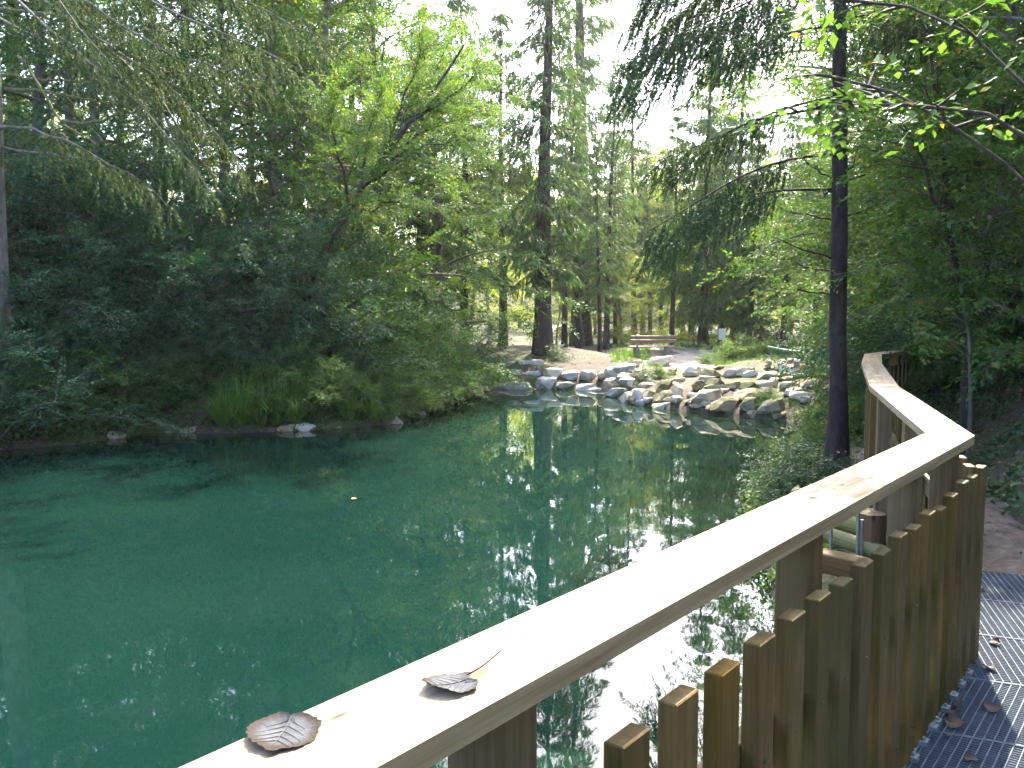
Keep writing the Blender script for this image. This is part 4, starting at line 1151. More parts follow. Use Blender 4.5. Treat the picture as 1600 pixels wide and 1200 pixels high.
# ------------------------------------------------------------------ boulders
import bmesh
def rock_mesh(seed, name, mat, cuts=15, sub=4, rough=0.018):
    rg = np.random.default_rng(seed)
    bm = bmesh.new(); bmesh.ops.create_icosphere(bm, subdivisions=sub, radius=1.0)
    V = np.array([v.co for v in bm.verts])
    nrm = norm(rg.normal(size=(cuts, 3))); off = rg.uniform(0.42, 0.74, cuts)
    nrm[0] = (0, 0, 1); off[0] = 0.55; nrm[1] = (0.1, -1, 0.1); off[1] = 0.6
    for n, o_ in zip(nrm, off):
        s = V @ n; k = s > o_
        V[k] -= np.outer(s[k] - o_, n) * 0.97
    V += norm(V) * (0.5 * rough * np.sin(V @ rg.normal(size=3) * 9) + rough * rg.normal(size=len(V)) * 0.5)[:, None]
    V /= np.abs(V).max(0)
    for v, c in zip(bm.verts, V): v.co = c
    V = V + 0
    for f in bm.faces: f.smooth = True
    bm.normal_update()
    for e in bm.edges: e.smooth = e.calc_face_angle(0) < 0.42
    me = bpy.data.meshes.new(name); bm.to_mesh(me); bm.free(); me.materials.append(mat)
    return me
RK = {}
for key, mat in (('w', 'stone_white'), ('b', 'stone_blue'), ('m', 'stone_moss')):
    RK[key] = [rock_mesh(200 + k * 3 + ord(key), 'boulder_' + mat, M[mat]) for k in range(4)]
rr = random.Random(9)
def boulder(key, c, size, label, name='boulder', group=None, rotz=None, roll=0.0, cat='boulder'):
    me = rr.choice(RK[key])
    o = link(name, me, loc=c, rot=(rr.uniform(-.12, .12), roll + rr.uniform(-.08, .08), rr.uniform(-.35, .35) if rotz is None else rotz), scale=[s / 2 for s in size])
    return tag(o, label, cat, group)
def shore_y(px):
    for py in np.arange(680, 560, -0.5):
        q = onz(px, py, 0.0)
        if pond_sd(q[0], q[1]) > 0: return q[1]
    return q[1]
# the pale wall on the far shore: zoom-frame boxes (x0, x1, y0, y1), row, stone, words
def zz1(x): return 770 + x / 6.6667
def zy1(y): return 540 + y / 6.6667
wall = [(105, 245, 165, 255, 2, 'w', 'orange tinted end boulder topping the left of the pale wall'), (245, 362, 163, 255, 2, 'w', 'white boulder between the end stone and the greenish one atop the wall'), (345, 495, 172, 268, 2, 'w', 'greenish grey boulder on the top row of the pale wall'),
        (150, 338, 245, 400, 1, 'w', 'big square white block at the left of the pale wall'), (335, 528, 262, 400, 1, 'b', 'blue grey wedge boulder right of the big square block'), (515, 695, 248, 375, 1, 'w', 'cream boulder between the two bluish ones in the wall'), (700, 888, 278, 380, 1, 'b', 'rounded bluish boulder in the middle of the pale wall'), (885, 1078, 258, 388, 1, 'w', 'largest white boulder near the right of the pale wall'),
        (1088, 1192, 278, 360, 1, 'w', 'small pale stone wedged beside the largest white boulder'), (1158, 1315, 238, 345, 2, 'w', 'pointed white boulder topping the right end of the wall'), (1150, 1355, 333, 450, 1, 'b', 'flat topped blue grey boulder below the pointed white one'),
        (445, 632, 343, 470, 0, 'w', 'rounded white boulder standing in the water before the wall'), (80, 402, 360, 470, 0, 'w', 'long flat white stone at the waterline below the square block'), (18, 132, 398, 480, 0, 'w', 'small cream stone at the far left waterline of the wall'), (638, 872, 375, 470, 0, 'w', 'brownish flat stone at the waterline under the bluish boulder'),
        (885, 1062, 388, 475, 0, 'w', 'cream flat stone at the waterline under the largest boulder'), (998, 1195, 428, 500, 0, 'w', 'low flat slab in the shallows right of the wall'), (1195, 1345, 462, 530, 0, 'w', 'pale slab in the shallows below the blue grey boulder'), (1348, 1455, 508, 605, 0, 'w', 'round pale stone in the water at the corner of the shore'),
        (1285, 1445, 288, 365, 2, 'b', 'grey slab beside the fern at the wall end'), (1335, 1455, 343, 425, 1, 'b', 'lower grey slab beside the fern at the wall end'), (1278, 1465, 203, 280, 3, 'b', 'grey flat rock nearest the bench behind the wall'), (1460, 1570, 478, 570, 0, 'w', 'cream stone next to the round one at the shore corner'), (1480, 1610, 560, 650, 0, 'w', 'foremost cream stone at the shore corner')]
for x0, x1, y0, y1, row, key, lab in wall:
    px, pyc, wd, ht = (zz1(x0) + zz1(x1)) / 2, (zy1(y0) + zy1(y1)) / 2, (x1 - x0) / 6.6667, (y1 - y0) / 6.6667
    Y = shore_y(px) + [0.1, 0.5, 1.0, 2.2][row]
    c = ony(px, pyc, Y); sc = Y / FPX
    boulder(key, (c[0], c[1], c[2]), (wd * sc * 1.38, max(0.6, wd * sc * 1.1), ht * sc * 1.55), lab, group='pale boulders of the far shore wall')
def zx2(x): return 980 + x / 4.848
def zy2(y): return 530 + y / 4.848
moss = {'at the waterline': [(0, 60, 415, 475), (40, 132, 400, 480), (120, 218, 380, 465), (110, 220, 445, 510), (200, 378, 395, 470), (325, 425, 435, 510), (200, 335, 485, 545), (470, 745, 380, 515), (555, 645, 465, 530), (640, 865, 440, 550), (855, 990, 440, 570), (920, 975, 540, 620), (975, 1195, 465, 590), (1105, 1162, 572, 622), (1155, 1220, 562, 618)],
        'in the middle of the ledge': [(220, 345, 315, 400), (340, 425, 345, 440), (495, 585, 312, 405), (585, 725, 312, 390), (725, 855, 325, 400), (835, 985, 335, 405), (820, 1015, 380, 460), (975, 1105, 325, 400), (1005, 1105, 380, 440), (1085, 1155, 305, 380), (1145, 1315, 325, 405), (1185, 1340, 380, 450), (1315, 1475, 305, 400)],
        'on the upper ledge': [(0, 105, 165, 230), (150, 335, 142, 220), (300, 385, 212, 280), (435, 565, 225, 290), (555, 705, 238, 305), (735, 900, 238, 298), (885, 995, 242, 298), (985, 1145, 248, 318), (1355, 1455, 228, 298), (1435, 1535, 268, 328)]}
pale = {(925, 975), (735, 900), (150, 335), (1185, 1340), (1145, 1315), (40, 132), (110, 220), (200, 335), (325, 425), (975, 1105), (885, 995), (435, 565), (1085, 1155)}
for rowname, lst in moss.items():
    for k, (x0, x1, y0, y1) in enumerate(lst):
        px, wd, ht = zx2((x0 + x1) / 2), (x1 - x0) / 4.848, (y1 - y0) / 4.848
        gp = onground(px, zy2(y1) - 2)
        sc = gp[1] / FPX
        sz = (wd * sc * 1.25, max(0.5, wd * sc * 0.85), max(0.22, ht * sc * 1.25))
        key = 'w' if (x0, x1) in pale else 'm'
        boulder(key, (gp[0], gp[1] + sz[1] * 0.35, gp[2] + sz[2] * 0.36), sz, f'{"pale" if key == "w" else "mossy brown"} rock {rowname} of the cascade, {ORD[k]} from the left', group='mossy rocks of the cascade shore', roll=-0.12)
# extra small stones scattered on the cascade
for k, px in enumerate(sorted(rr.uniform(985, 1290) for _ in range(60))):
    py = rr.uniform(575, 640)
    gp = onground(px, py)
    while pond_sd(gp[0], gp[1]) < 0.05:
        py -= 4; gp = onground(px, py)
    s = rr.uniform(0.16, 0.42); key = rr.choice('mmw')
    boulder(key, (gp[0], gp[1], gp[2] + s * 0.15), (s * 1.4, s, s * 0.6), f'small {"pale" if key == "w" else "mossy"} stone among the cascade rocks, {ORD[k]} counted from the left', 'stone', 'small stones among the cascade rocks', cat='stone')
# stones on the left waterline
for k, px in enumerate([182, 236, 262, 292, 440, 470, 520, 610, 655, 672, 690, 722, 742, 760]):
    q = left_pt(px + rr.uniform(-5, 5), 0.05)
    s = rr.uniform(0.16, 0.42)
    boulder('w' if px in (470, 655, 672, 742) else 'm', (q[0], q[1], 0.0 + s * 0.1), (s * 1.5, s, s * 0.7), f'low stone on the left waterline, {ORD[k]} along from the left edge', 'stone', 'stones along the left waterline', cat='stone')
# ------------------------------------------------------------------ little weir with two falls
wc = onground(zx2(1225), zy2(250)); WY = wc[1]; sc = WY / FPX
def zc2(x, y, Y): return ony(zx2(x), zy2(y), Y)
for (x0, x1, y0, y1), lab, key in [((1035, 1095, 145, 205), 'brown stone at the left end of the little weir', 'm'), ((1135, 1205, 148, 195), 'white block above the left fall of the weir', 'w'), ((1248, 1308, 150, 200), 'white block above the right fall of the weir', 'w'), ((1348, 1412, 158, 208), 'pale block at the right end of the weir', 'w'), ((1205, 1252, 140, 190), 'dark stone between the two white weir blocks', 'm')]:
    c = zc2((x0 + x1) / 2, (y0 + y1) / 2, WY + 0.35)
    boulder(key, tuple(c), ((x1 - x0) / 4.848 * sc * 1.15, 0.45, (y1 - y0) / 4.848 * sc * 1.25), lab, 'weir_stone', 'stones of the little weir', rotz=0)
c = zc2(1220, 222, WY + 0.28)
boulder('m', (c[0], c[1], c[2] - 0.12), (280 / 4.848 * sc * 1.2, 0.6, 0.5), 'long dark ledge stone carrying the little weir', 'weir_stone', 'stones of the little weir', rotz=0)
c = zc2(1060, 225, WY + 0.3); boulder('m', (c[0], c[1], c[2] - 0.12), (0.7, 0.6, 0.5), 'stubby ledge stone left of the weir', 'weir_stone', 'stones of the little weir', rotz=0)
for (xa, ya, yb), lab in [((1172, 185, 285), 'left fall of white water on the little weir'), ((1238, 205, 275), 'shorter right fall of white water on the little weir')]:
    a, b2 = zc2(xa, ya, WY + 0.02), zc2(xa - 4, yb, WY - 0.12)
    rg = np.random.default_rng(int(xa)); mbq = MB(); root = None
    C = np.array([a + (0, 0.2, 0.01), a, a * 0.7 + b2 * 0.3 + (0, -0.03, 0.02), a * 0.35 + b2 * 0.65 + (0, -0.02, 0.0), b2])
    u_ = np.linspace(-1, 1, 9); W_ = np.array([0.07, 0.075, 0.07, 0.08, 0.12])
    V = C[:, None, :] + np.stack([u_[None] * W_[:, None], -0.035 * (1 - u_[None] ** 2) + 0.02 * rg.normal(size=(5, 9)), 0.0 * u_[None] * W_[:, None]], -1)
    i = np.arange(4)[:, None] * 9 + np.arange(8)[None]
    mbq.add(V.reshape(-1, 3), np.stack([i, i + 1, i + 10, i + 9], -1).reshape(-1, 4))
    o = link('small_waterfall', mbq.mesh('small_waterfall', M['foam'], True)); tag(o, lab, 'waterfall', 'falls of the little weir')
    sm = o.modifiers.new('thick', 'SOLIDIFY'); sm.thickness = 0.03; o.modifiers.new('sub', 'SUBSURF').render_levels = 1
# shallow stream from the weir
gA = onground(zx2(1220), zy2(285)); 
b = MB()
sp_ = np.array([(zx2(1215), zy2(262)), (zx2(1215), zy2(280)), (zx2(1190), zy2(300)), (zx2(1130), zy2(325))])
Q = np.array([onground(*q) for q in sp_]); Q = resample(Q, 14)
wv = np.linspace(0.9, 0.35, 14)
V = np.stack([np.stack([Q[:, 0] + sgn * wv, Q[:, 1], hz(Q[:, 0], Q[:, 1]) + 0.07], -1) for sgn in (-1, -.4, .4, 1)], 1)
i = np.arange(13)[:, None] * 4 + np.arange(3)[None]
b.add(V.reshape(-1, 3), np.stack([i, i + 1, i + 5, i + 4], -1).reshape(-1, 4))
o = link('stream_water', b.mesh('stream_water', M['water'], True)); tag(o, kind='structure')
# pale green pipe rail behind the weir
root = thing('pipe_rail', 'pale green pipe rail sagging behind the little weir', 'rail', tuple(zc2(1060, 140, WY + 2.2)))
O = np.array(root.location)
C = resample(np.array([zc2(1060, 58, WY + 2.2), zc2(1180, 82, WY + 2.2), zc2(1320, 98, WY + 2.0), zc2(1440, 92, WY + 1.9), zc2(1560, 84, WY + 1.8)]) - O, 16)
b = MB(); b.tube(C, 0.035, 8); link('pipe', b.mesh('pipe', M['pipe'], True), root)
for q in (C[1], C[8], C[14]):
    b = MB(); g_ = float(hz(*(q + O)[:2])) - O[2] - 0.15; b.tube([(q[0], q[1], g_), (q[0], q[1], q[2] - 0.034)], 0.025, 6); link('stake', b.mesh('stake', M['pipe'], True), root)
# fallen stick
b = MB(); P = np.array([onground(zx2(1370), zy2(410)), onground(zx2(1450), zy2(385)), onground(zx2(1540), zy2(360))]); P[:, 2] += 0.12
O = P[0].copy(); b.tube(resample(P - O, 8), np.linspace(0.05, 0.035, 8), 7, wob=0.08)
o = link('fallen_branch', b.mesh('fallen_branch', M['bark_grey'], True), loc=tuple(O)); tag(o, 'pale fallen branch lying across the cascade rocks beside the spruce trunk', 'branch')

# ------------------------------------------------------------------ bench
bp = onground(1018, 562)
root = thing('park_bench', 'wooden park bench with slatted back on the far shore', 'bench', (bp[0], bp[1], float(hz(bp[0], bp[1]))), rotz=R(3))
for k, (y, z, w_, t_, tl) in enumerate([(-0.14, 0.46, 0.125, 0.04, 0), (0.0, 0.46, 0.125, 0.04, 0), (0.14, 0.465, 0.125, 0.04, 0), (-0.27, 0.66, 0.12, 0.035, 1), (-0.31, 0.80, 0.12, 0.035, 1)]):
    b = MB(); b.box((0, 0, 0), (1.62, w_, t_))
    o = link('plank', b.mesh('plank', M['bench_wood']), root, loc=(0, y, z), rot=(R(-72) if tl else 0, 0, 0)); bevel(o, 0.006)
for x in (-0.55, 0.55):
    b = MB(); b.box((0, 0, 0.215), (0.16, 0.42, 0.43)); o = link('leg', b.mesh('leg', M['concrete']), root, loc=(x, 0, 0)); bevel(o, 0.02)
    b = MB(); b.box((0, 0, 0), (0.06, 0.03, 0.5)); o = link('back_support', b.mesh('back_support', M['steel']), root, loc=(x, -0.24, 0.65), rot=(R(17), 0, 0))
# info board
sp_ = onground(1127, 560)
root = thing('sign_post', 'small white notice board on a wooden post behind the bench path', 'sign', (sp_[0], sp_[1], float(hz(sp_[0], sp_[1]))), rotz=R(-8))
s_ = sp_[1] / FPX
b = MB(); b.box((0, 0, 0.5 * 46 * s_), (0.07, 0.07, 46 * s_)); link('post', b.mesh('post', M['post_wood']), root)
b = MB(); b.box((0, -0.05, 0), (0.24, 0.025, 0.42)); o = link('board', b.mesh('board', M['white_board']), root, loc=(0, 0, 46 * s_ - 0.2)); bevel(o, 0.005)

# ------------------------------------------------------------------ log steps beside the railing
lg = np.array([2.75, 6.9, 0.0]); lg[2] = hz(lg[0], lg[1])
root = thing('log_crib', 'stacked round logs held by steel rods below the railing', 'log stack', tuple(lg))
dl = norm(np.array([0.62, -0.78, -0.10]))
for k, (px, py, r_) in enumerate([(1318, 845, 0.062), (1327, 820, 0.068), (1338, 803, 0.07)]):
    c = ony(px, py, 6.7 + 0.14 * k) - lg
    b = MB(); L_ = 1.15
    b.tube([(-L_ / 2, 0, 0), (-L_ / 2 + 0.01, 0, 0), (0, 0, 0.004), (L_ / 2 - 0.01, 0, 0), (L_ / 2, 0, 0)], [r_ * .93, r_, r_ * 1.02, r_, r_ * .93], 16, wob=0.015)
    o = link('log', b.mesh('log', M['log_wood'], False), root, loc=tuple(c)); o.rotation_euler = Vector(dl).to_track_quat('X', 'Z').to_euler()
c = ony(1362, 822, 6.6) - lg
b = MB(); b.tube([(0, 0, 0), (0.5, 0, 0), (1.0, 0, 0)], [0.10, 0.105, 0.10], 16, wob=0.02)
o = link('log', b.mesh('log', M['post_wood']), root, loc=(c[0], c[1], c[2] + 0.1)); o.rotation_euler = (0, R(90), 0); o['label'] = 'thick pale upright log at the end of the stack'
for px, py0, py1 in ((1341, 795, 856), (1347, 812, 858), (1299, 815, 845)):
    a, b2 = ony(px, py0, 6.45) - lg, ony(px - 2, py1 + 40, 6.45) - lg
    b = MB(); b.tube([a, b2], 0.013, 8); link('steel_rod', b.mesh('steel_rod', M['steel'], True), root)
c = ony(1306, 880, 6.2) - lg
b = MB(); b.box((0, 0, 0), (0.9, 0.16, 0.14)); o = link('beam', b.mesh('beam', M['post_wood']), root, loc=tuple(c), rot=(0, R(4), R(-35))); bevel(o, 0.01)
# ------------------------------------------------------------------ sedges, low cover, ivy, litter
def blades(rg, n, L, spread, wd=0.012, seg=5):
    V = []; F = []; q = 0
    for k in range(n):
        a = rg.random() * 6.28; l = L * (0.55 + 0.6 * rg.random()); e = rg.uniform(0.15, 1.0) * spread
        base = np.array([math.cos(a), math.sin(a), 0]) * 0.10 * rg.random() * spread
        d = np.array([math.cos(a), math.sin(a), 0]); sd = np.array([-math.sin(a), math.cos(a), 0]) * wd / 2
        t = np.linspace(0, 1, seg)
        for j, x in enumerate(t):
            p = base + d * l * (e * x * 0.75 + 0.25 * e * x * x) + np.array([0, 0, l * (x * (1.05 - 0.25 * e) - 0.75 * e * x * x * x)])
            ww = sd * (1 - 0.9 * x)
            V += [p - ww, p + ww]
            if j: F.append([q + 2 * j - 2, q + 2 * j - 1, q + 2 * j + 1, q + 2 * j])
        q += 2 * seg
    b = MB(); b.add(np.array(V), np.array(F)); return b
SED = [blades(np.random.default_rng(300 + k), 210, 0.95, 0.85, 0.022).mesh('sedge_blades', M['sedge']) for k in range(3)]
rs = random.Random(12)
for k, (px, bk, s, lab) in enumerate([(350, 0.12, 0.95, 'large arching sedge tuft at the left waterline, leftmost of its group'), (380, 0.15, 1.15, 'largest arching sedge tuft on the left waterline'), (408, 0.08, 1.0, 'arching sedge tuft dipping towards the water right of the largest'), (434, 0.2, 1.1, 'upright sedge tuft behind the arching ones'), (462, 0.15, 0.95, 'right end tuft of the big sedge group'),
                                 (548, 0.12, 0.85, 'sedge tuft beside the pale shore stones, left of a pair'), (584, 0.12, 0.9, 'sedge tuft beside the pale shore stones, right of a pair'), (250, 0.3, 0.5, 'small dark sedge tuft under the evergreen shrubs'), (620, 0.35, 0.6, 'small sedge tuft at the bend of the left bank'), (90, 0.3, 0.5, 'small sedge tuft near the left frame edge'), (655, 0.3, 0.5, 'last sedge tuft before the far shore boulders')]):
    q = left_pt(px, bk)
    o = link('sedge_tuft', rs.choice(SED), loc=(q[0], q[1], float(hz(q[0], q[1])) - 0.02), rot=(0, 0, rs.uniform(0, 6)), scale=s * 1.2)
    tag(o, lab, 'sedge', 'sedge tufts on the left waterline')
def cover(name, n, region, leaf, mat, label, seed, up=0.06, cond=None, flat=0.35, tm=None, cat='ground cover'):
    """leaves strewn over the ground"""
    rg = np.random.default_rng(seed)
    x = rg.uniform(region[0], region[1], n * 3); y = rg.uniform(region[2], region[3], n * 3)
    d = pond_sd(x, y); k = d > 0.04
    if cond is not None: k &= cond(x, y, d)
    x, y = x[k][:n], y[k][:n]; z = hz(x, y)
    e = 0.1
    nx_ = -(hz(x + e, y) - z) / e; ny_ = -(hz(x, y + e) - z) / e
    U = norm(np.stack([nx_, ny_, np.ones(len(x))], -1)) + rg.normal(size=(len(x), 3)) * flat
    P = np.stack([x, y, z], -1) + norm(U) * (rg.random(len(x)) ** 1.5 * up + 0.012)[:, None]
    b = MB()
    tm = tm or [spray(rg, 3, leaf * 1.2, leaf, 0.8, 70) for _ in range(5)]
    place(b, tm, P, rg.normal(size=(len(x), 3)) * np.array([1, 1, 0.15]), U, rg.uniform(0.7, 1.3, len(x)), rg)
    o = link(name, b.mesh(name, M[mat])); tag(o, label, cat, kind='stuff')
    return o
pr_ = lambda y: np.interp(y, PATH_Y, PATH_R)
cover('ivy', 9000, (3.5, 10.5, 4.5, 17), 0.075, 'ivy', 'dark green ivy covering the slope right of the path', 401, 0.16, lambda x, y, d: (x > pr_(y) - 0.1 + 0.25 * vnoise(x, y, 0.7, 8)) & (vnoise(x, y, 1.1, 9) > -0.22))
cover('leaf_litter', 11000, (2.6, 8, 3.8, 18), 0.05, 'litter', 'brown fallen leaves strewn on the path and slope', 402, 0.015, lambda x, y, d: x > pr_(y) - 1.6, 0.25, [spray(np.random.default_rng(5), 1, 0.01, 0.06, 0.6)])
cover('forest_litter', 7000, (-3, 10, 26, 40), 0.07, 'litter', 'brown leaf litter on the mound and clearing of the far shore', 403, 0.02, None, 0.3, [spray(np.random.default_rng(6), 1, 0.01, 0.10, 0.6)])
cover('bank_plants', 14000, (-10, -0.6, 14, 27), 0.07, 'leaf_mid', 'low leafy plants covering the left bank', 404, 0.3, lambda x, y, d: (x < -1.0) & (d < 2.2) & (vnoise(x, y, 0.8, 6) > -0.3))
cover('waterside_plants', 6000, (-10, -0.9, 14, 26), 0.06, 'leaf_mid', 'small leafy plants overhanging the left waterline', 406, 0.4, lambda x, y, d: (x < -1.2) & (d < 0.7) & (vnoise(x, y, 0.6, 7) > -0.3))
cover('shore_plants', 6500, (2.0, 6.5, 7.4, 18.5), 0.07, 'leaf_light', 'low herbs on the bank between railing and pond', 405, 0.16, lambda x, y, d: (x < pr_(y) - 1.35) & (d < 1.6))
gt = [(np.array(v), np.array(f)) for v, f in [((lambda B: (np.concatenate(B.v), np.concatenate(B.f)))(blades(np.random.default_rng(500 + k), 9, 0.22, 0.6, 0.02, 3))) for k in range(4)]]
def grasstm():
    out = []
    for V, F in gt: out.append((V[:, [2, 1, 0]], F))      # blades rise along +X for place()
    return out
def grass(name, n, region, label, seed, cond=None, s=1.0):
    rg = np.random.default_rng(seed)
    x = rg.uniform(region[0], region[1], n * 3); y = rg.uniform(region[2], region[3], n * 3)
    d = pond_sd(x, y); k = d > 0.3
    if cond is not None: k &= cond(x, y, d)
    x, y = x[k][:n], y[k][:n]; z = hz(x, y)
    b = MB(); P = np.stack([x, y, z - 0.01], -1)
    D = np.stack([rg.normal(size=len(x)) * .15, rg.normal(size=len(x)) * .15, np.ones(len(x))], -1)
    place(b, grasstm(), P, D, rg.normal(size=(len(x), 3)) + np.array([0.01, 0, 0]), rg.uniform(0.7, 1.4, len(x)) * s, rg)
    o = link(name, b.mesh(name, M['sedge'])); tag(o, label, 'grass', kind='stuff')
gpx = lambda x, y: CX + FPX * x / y
grass('grass', 3000, (2, 15, 27, 60), 'short green grass around the bench and gravel path', 410, lambda x, y, d: (gpx(x, y) > 952) & (vnoise(x, y, 2.2, 21) > -0.02) & ~((gpx(x, y) > 1015) & (gpx(x, y) < 1120) & (y < 40)))
# herbs behind the weir and among the cascade, beside the trunk
BU_BR = [bush(48, 0.85, 0.8, 14, 6, 6, 0.07, 0.26, 11, 'ivy', name='bramble', arch=0.16), bush(49, 0.9, 0.8, 14, 6, 6, 0.065, 0.26, 12, 'leaf_light', name='herb_bush')]
for k, (px, py, s, q, lab) in enumerate([(1255, 745, 0.6, 0, 'bramble arching over the water left of the spruce trunk foot'), (1278, 715, 0.6, 1, 'bright leafy bush close behind the spruce trunk foot'), (1240, 775, 0.5, 0, 'lowest bramble against the handrail left of the trunk'), (1288, 690, 0.6, 0, 'dark leafy bush left of the trunk above the waterline'), (1286, 655, 0.5, 1, 'fern like bush at the end of the cascade rocks'), (1340, 690, 0.8, 1, 'leafy bush between spruce trunk and railing'), (1345, 640, 0.7, 1, 'leafy bush behind the spruce trunk near the railing bend'), (1275, 672, 0.5, 0, 'small ivy bush hanging at the pond corner'), (1285, 765, 0.55, 0, 'bramble at the very foot of the spruce trunk'),
                                          (1002, 600, 0.6, 0, 'green fern clump on the rocks below the bench'), (1025, 588, 0.5, 1, 'bright fern clump behind the rocks right of the bench'), (1200, 632, 0.45, 1, 'fern clump in the middle of the cascade rocks'), (1160, 560, 1.1, 1, 'tall pale herb thicket left of the weir'), (1182, 550, 1.1, 1, 'tall pale herb thicket just behind the weir'), (1140, 564, 0.9, 1, 'grassy herb clump beside the gravel path'), (1300, 588, 0.6, 1, 'leafy clump right of the weir'), (1105, 570, 0.5, 1, 'low herb patch left of the grassy clump'), (1265, 545, 1.6, 0, 'dark bush behind the pale green pipe'), (1215, 540, 1.6, 0, 'dark bush behind the left end of the pipe'), (868, 562, 0.7, 0, 'small evergreen at the foot of the thick spruce')]):
    gp = onground(px, py)
    plant(BU_BR[q], 'shore_bush', lab, 'bush', gp[:2], s, parts=BP)

# ------------------------------------------------------------------ fallen leaves, each on its own
m, nt, bs = newmat('dry_leaf_underside')
p = coords(nt)
c = ramp(nt, noise(nt, 30, 5, 0.6, p), [(0.3, (0.030, 0.033, 0.042)), (0.7, (0.075, 0.082, 0.102))])
sep = N(nt, 'VectorMath', operation='LENGTH'); nt.links.new(p, sep.inputs[0])
k = ramp(nt, math_(nt, 'ADD', sep.outputs['Value'], math_(nt, 'MULTIPLY', noise(nt, 18, 3, 0.6, p), 0.02)), [(0.042, (0, 0, 0)), (0.056, (1, 1, 1))])
c = mix(nt, k, c, (0.018, 0.010, 0.007))
nt.links.new(c, bs.inputs['Base Color']); bs.inputs['Roughness'].default_value = 0.75; bs.inputs['Specular IOR Level'].default_value = 0.2
bump(nt, bs, noise(nt, 60, 5, 0.7, p), 0.8, 0.004)
M['dry_leaf'] = m
M['vein'] = plain_mat('leaf_vein', (0.075, 0.072, 0.07), 0.8)
M['brown_leaf'] = plain_mat('brown_leaf', (0.055, 0.035, 0.03), 0.7, 0, 0.5, 30)
M['yellow_leaf'] = plain_mat('yellow_leaf', (0.5, 0.42, 0.06), 0.6, 0, 0.2, 30)
def dryleaf(size, seed, lobe=0.16, curl=0.25, teeth=26):
    rg = np.random.default_rng(seed)
    n = 96; a = np.linspace(0, 2 * math.pi, n, endpoint=False)
    r = 0.5 * (1 - 0.30 * np.exp(-((np.angle(np.exp(1j * (a - math.pi)))) / 0.25) ** 2) + 0.20 * np.exp(-(np.angle(np.exp(1j * a)) / 0.2) ** 2)) * (1 + 0.06 * ((a * teeth / 6.283) % 1) ** 1.5)
    r *= 1 + 0.10 * np.convolve(rg.normal(size=n), np.ones(7) / 7, 'same')
    rings = np.array([0.0, 0.25, 0.5, 0.75, 0.92, 1.0])
    X = rings[:, None] * r[None] * np.cos(a); Y = rings[:, None] * r[None] * np.sin(a) * 1.02
    ph = rg.random(3) * 6.28
    Z = curl * rings[:, None] ** 3 * (0.30 + 0.28 * np.sin(a + ph[0]) + 0.24 * np.sin(2 * a + ph[1]) + 0.05 * np.sin(5 * a + ph[2]))[None]
    Z -= Z.min()
    V = np.stack([X, Y, Z], -1) * size
    b = MB(); i = np.arange(5)[:, None] * n + np.arange(n)[None]; i2 = np.arange(5)[:, None] * n + (np.arange(n)[None] + 1) % n
    b.add(V.reshape(-1, 3), np.stack([i, i2, i2 + n, i + n], -1).reshape(-1, 4))
    def surf(x_, y_):
        ang = math.atan2(y_, x_) % 6.2832; j = int(ang / 6.2832 * n) % n
        t = min(0.99, math.hypot(x_, y_) / (r[j] + 1e-6))
        return np.array([x_ * size, y_ * size, np.interp(t, rings, V[:, j, 2]) + 0.0007])
    vb = MB()
    mid_ = np.array([surf(x_, 0.0) for x_ in np.linspace(-0.33, 0.5, 12)])
    vb.tube(mid_, np.linspace(0.0012, 0.0004, 12) * size / 0.1, 5)
    for x0_ in (-0.30, -0.16, 0.0, 0.15, 0.28):
        for sg in (-1, 1):
            ln_ = 0.42 - 0.25 * abs(x0_ + 0.05)
            vb.tube(np.array([surf(x0_ + ln_ * t * 0.62, sg * ln_ * t * (0.92 - 0.1 * t)) for t in np.linspace(0, 1, 7)]), np.linspace(0.0007, 0.0003, 7) * size / 0.1, 4)
    return b, vb
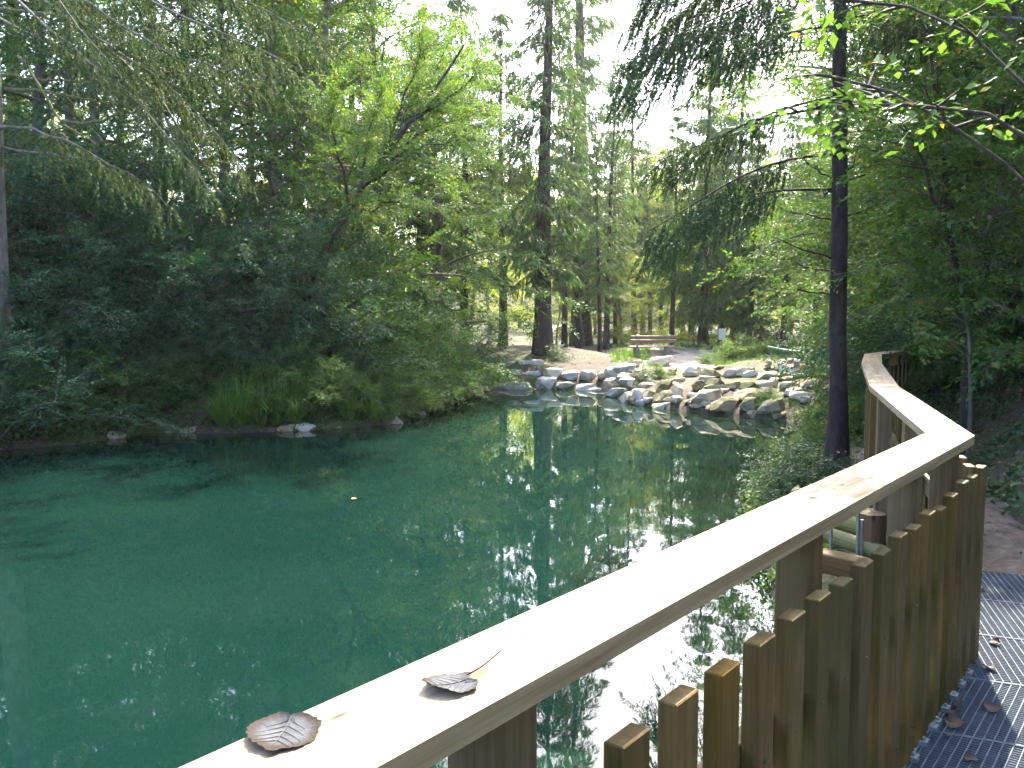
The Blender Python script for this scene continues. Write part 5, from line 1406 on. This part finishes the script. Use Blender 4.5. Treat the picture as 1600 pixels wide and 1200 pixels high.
def put_leaf(px, py, z, size, label, seed, mat='dry_leaf', veins=True, rotz=0.0, curl=0.25, tilt=(0, 0), stem=False, group=None):
    q = onz(px, py, z)
    b, vb = dryleaf(size, seed, curl=curl)
    root = thing('dry_leaf', label, 'leaf', tuple(q + (0, 0, 0.002)), group=group, rot=(tilt[0], tilt[1], rotz))
    link('blade', b.mesh('blade', M[mat], True), root)
    if veins:
        o = link('veins', vb.mesh('veins', M['vein'] if mat == 'dry_leaf' else M[mat], True), root)
    if stem:
        sb = MB(); sb.tube(resample(np.array([(-0.30 * size, 0, 0.012), (-0.55 * size, 0.05 * size, 0.02), (-0.85 * size, 0.02 * size, 0.034), (-1.05 * size, -0.06 * size, 0.04)]), 8), 0.0014, 5)
        link('stalk', sb.mesh('stalk', M['brown_leaf'], True), root)
    return root
put_leaf(443, 1148, RZ, 0.098, 'grey curled dry leaf with toothed edge at the near end of the handrail', 1, rotz=R(-95), curl=0.13)
put_leaf(706, 1072, RZ, 0.084, 'shrivelled bluish grey leaf with long stalk on the handrail knot', 2, rotz=R(205), curl=0.22, stem=True)
for k, (px, py, s, lab) in enumerate([(1535, 921, 0.05, 'brown leaf on the farthest grating panel'), (1555, 1006, 0.05, 'pale brown leaf on the third grating panel'), (1545, 1045, 0.055, 'dark leaf just beyond the wide grating seam'), (1510, 1066, 0.03, 'tiny leaf scrap on the wide grating seam'), (1494, 1104, 0.05, 'topmost of the leaves gathered at the grating edge'), (1489, 1118, 0.045, 'second leaf down in the gathering at the grating edge'), (1492, 1134, 0.07, 'long dark leaf lowest in the gathering at the grating edge'), (1480, 1151, 0.03, 'small leaf scrap below the gathered leaves'), (1551, 1109, 0.06, 'dark pointed leaf alone in the middle of the near grating'), (1517, 1187, 0.045, 'dark leaf on the nearest grating panel')]):
    put_leaf(px, py, DECK + 0.002, s, lab, 20 + k, 'brown_leaf', False, rotz=rs.uniform(0, 6), curl=0.5, group='dry leaves on the grating')
put_leaf(555, 781, 0.0, 0.09, 'single yellow leaf floating on the teal water', 40, 'yellow_leaf', False, rotz=0.5, curl=0.3)

# ------------------------------------------------------------------ thin woodland haze
m = bpy.data.materials.new('woodland_haze'); m.use_nodes = True
nt = m.node_tree; nt.nodes.remove(nt.nodes['Principled BSDF'])
pv = N(nt, 'VolumePrincipled'); pv.inputs['Color'].default_value = (0.95, 0.97, 0.95, 1)
pv.inputs['Density'].default_value = 0.0003; pv.inputs['Anisotropy'].default_value = 0.55
nt.links.new(pv.outputs[0], nt.nodes['Material Output'].inputs['Volume'])
b = MB(); b.box((10, 350, 15), (1900, 1800, 37.0))
o = link('haze', b.mesh('haze', m)); tag(o, 'thin pale haze filling the wood', 'haze', kind='stuff')
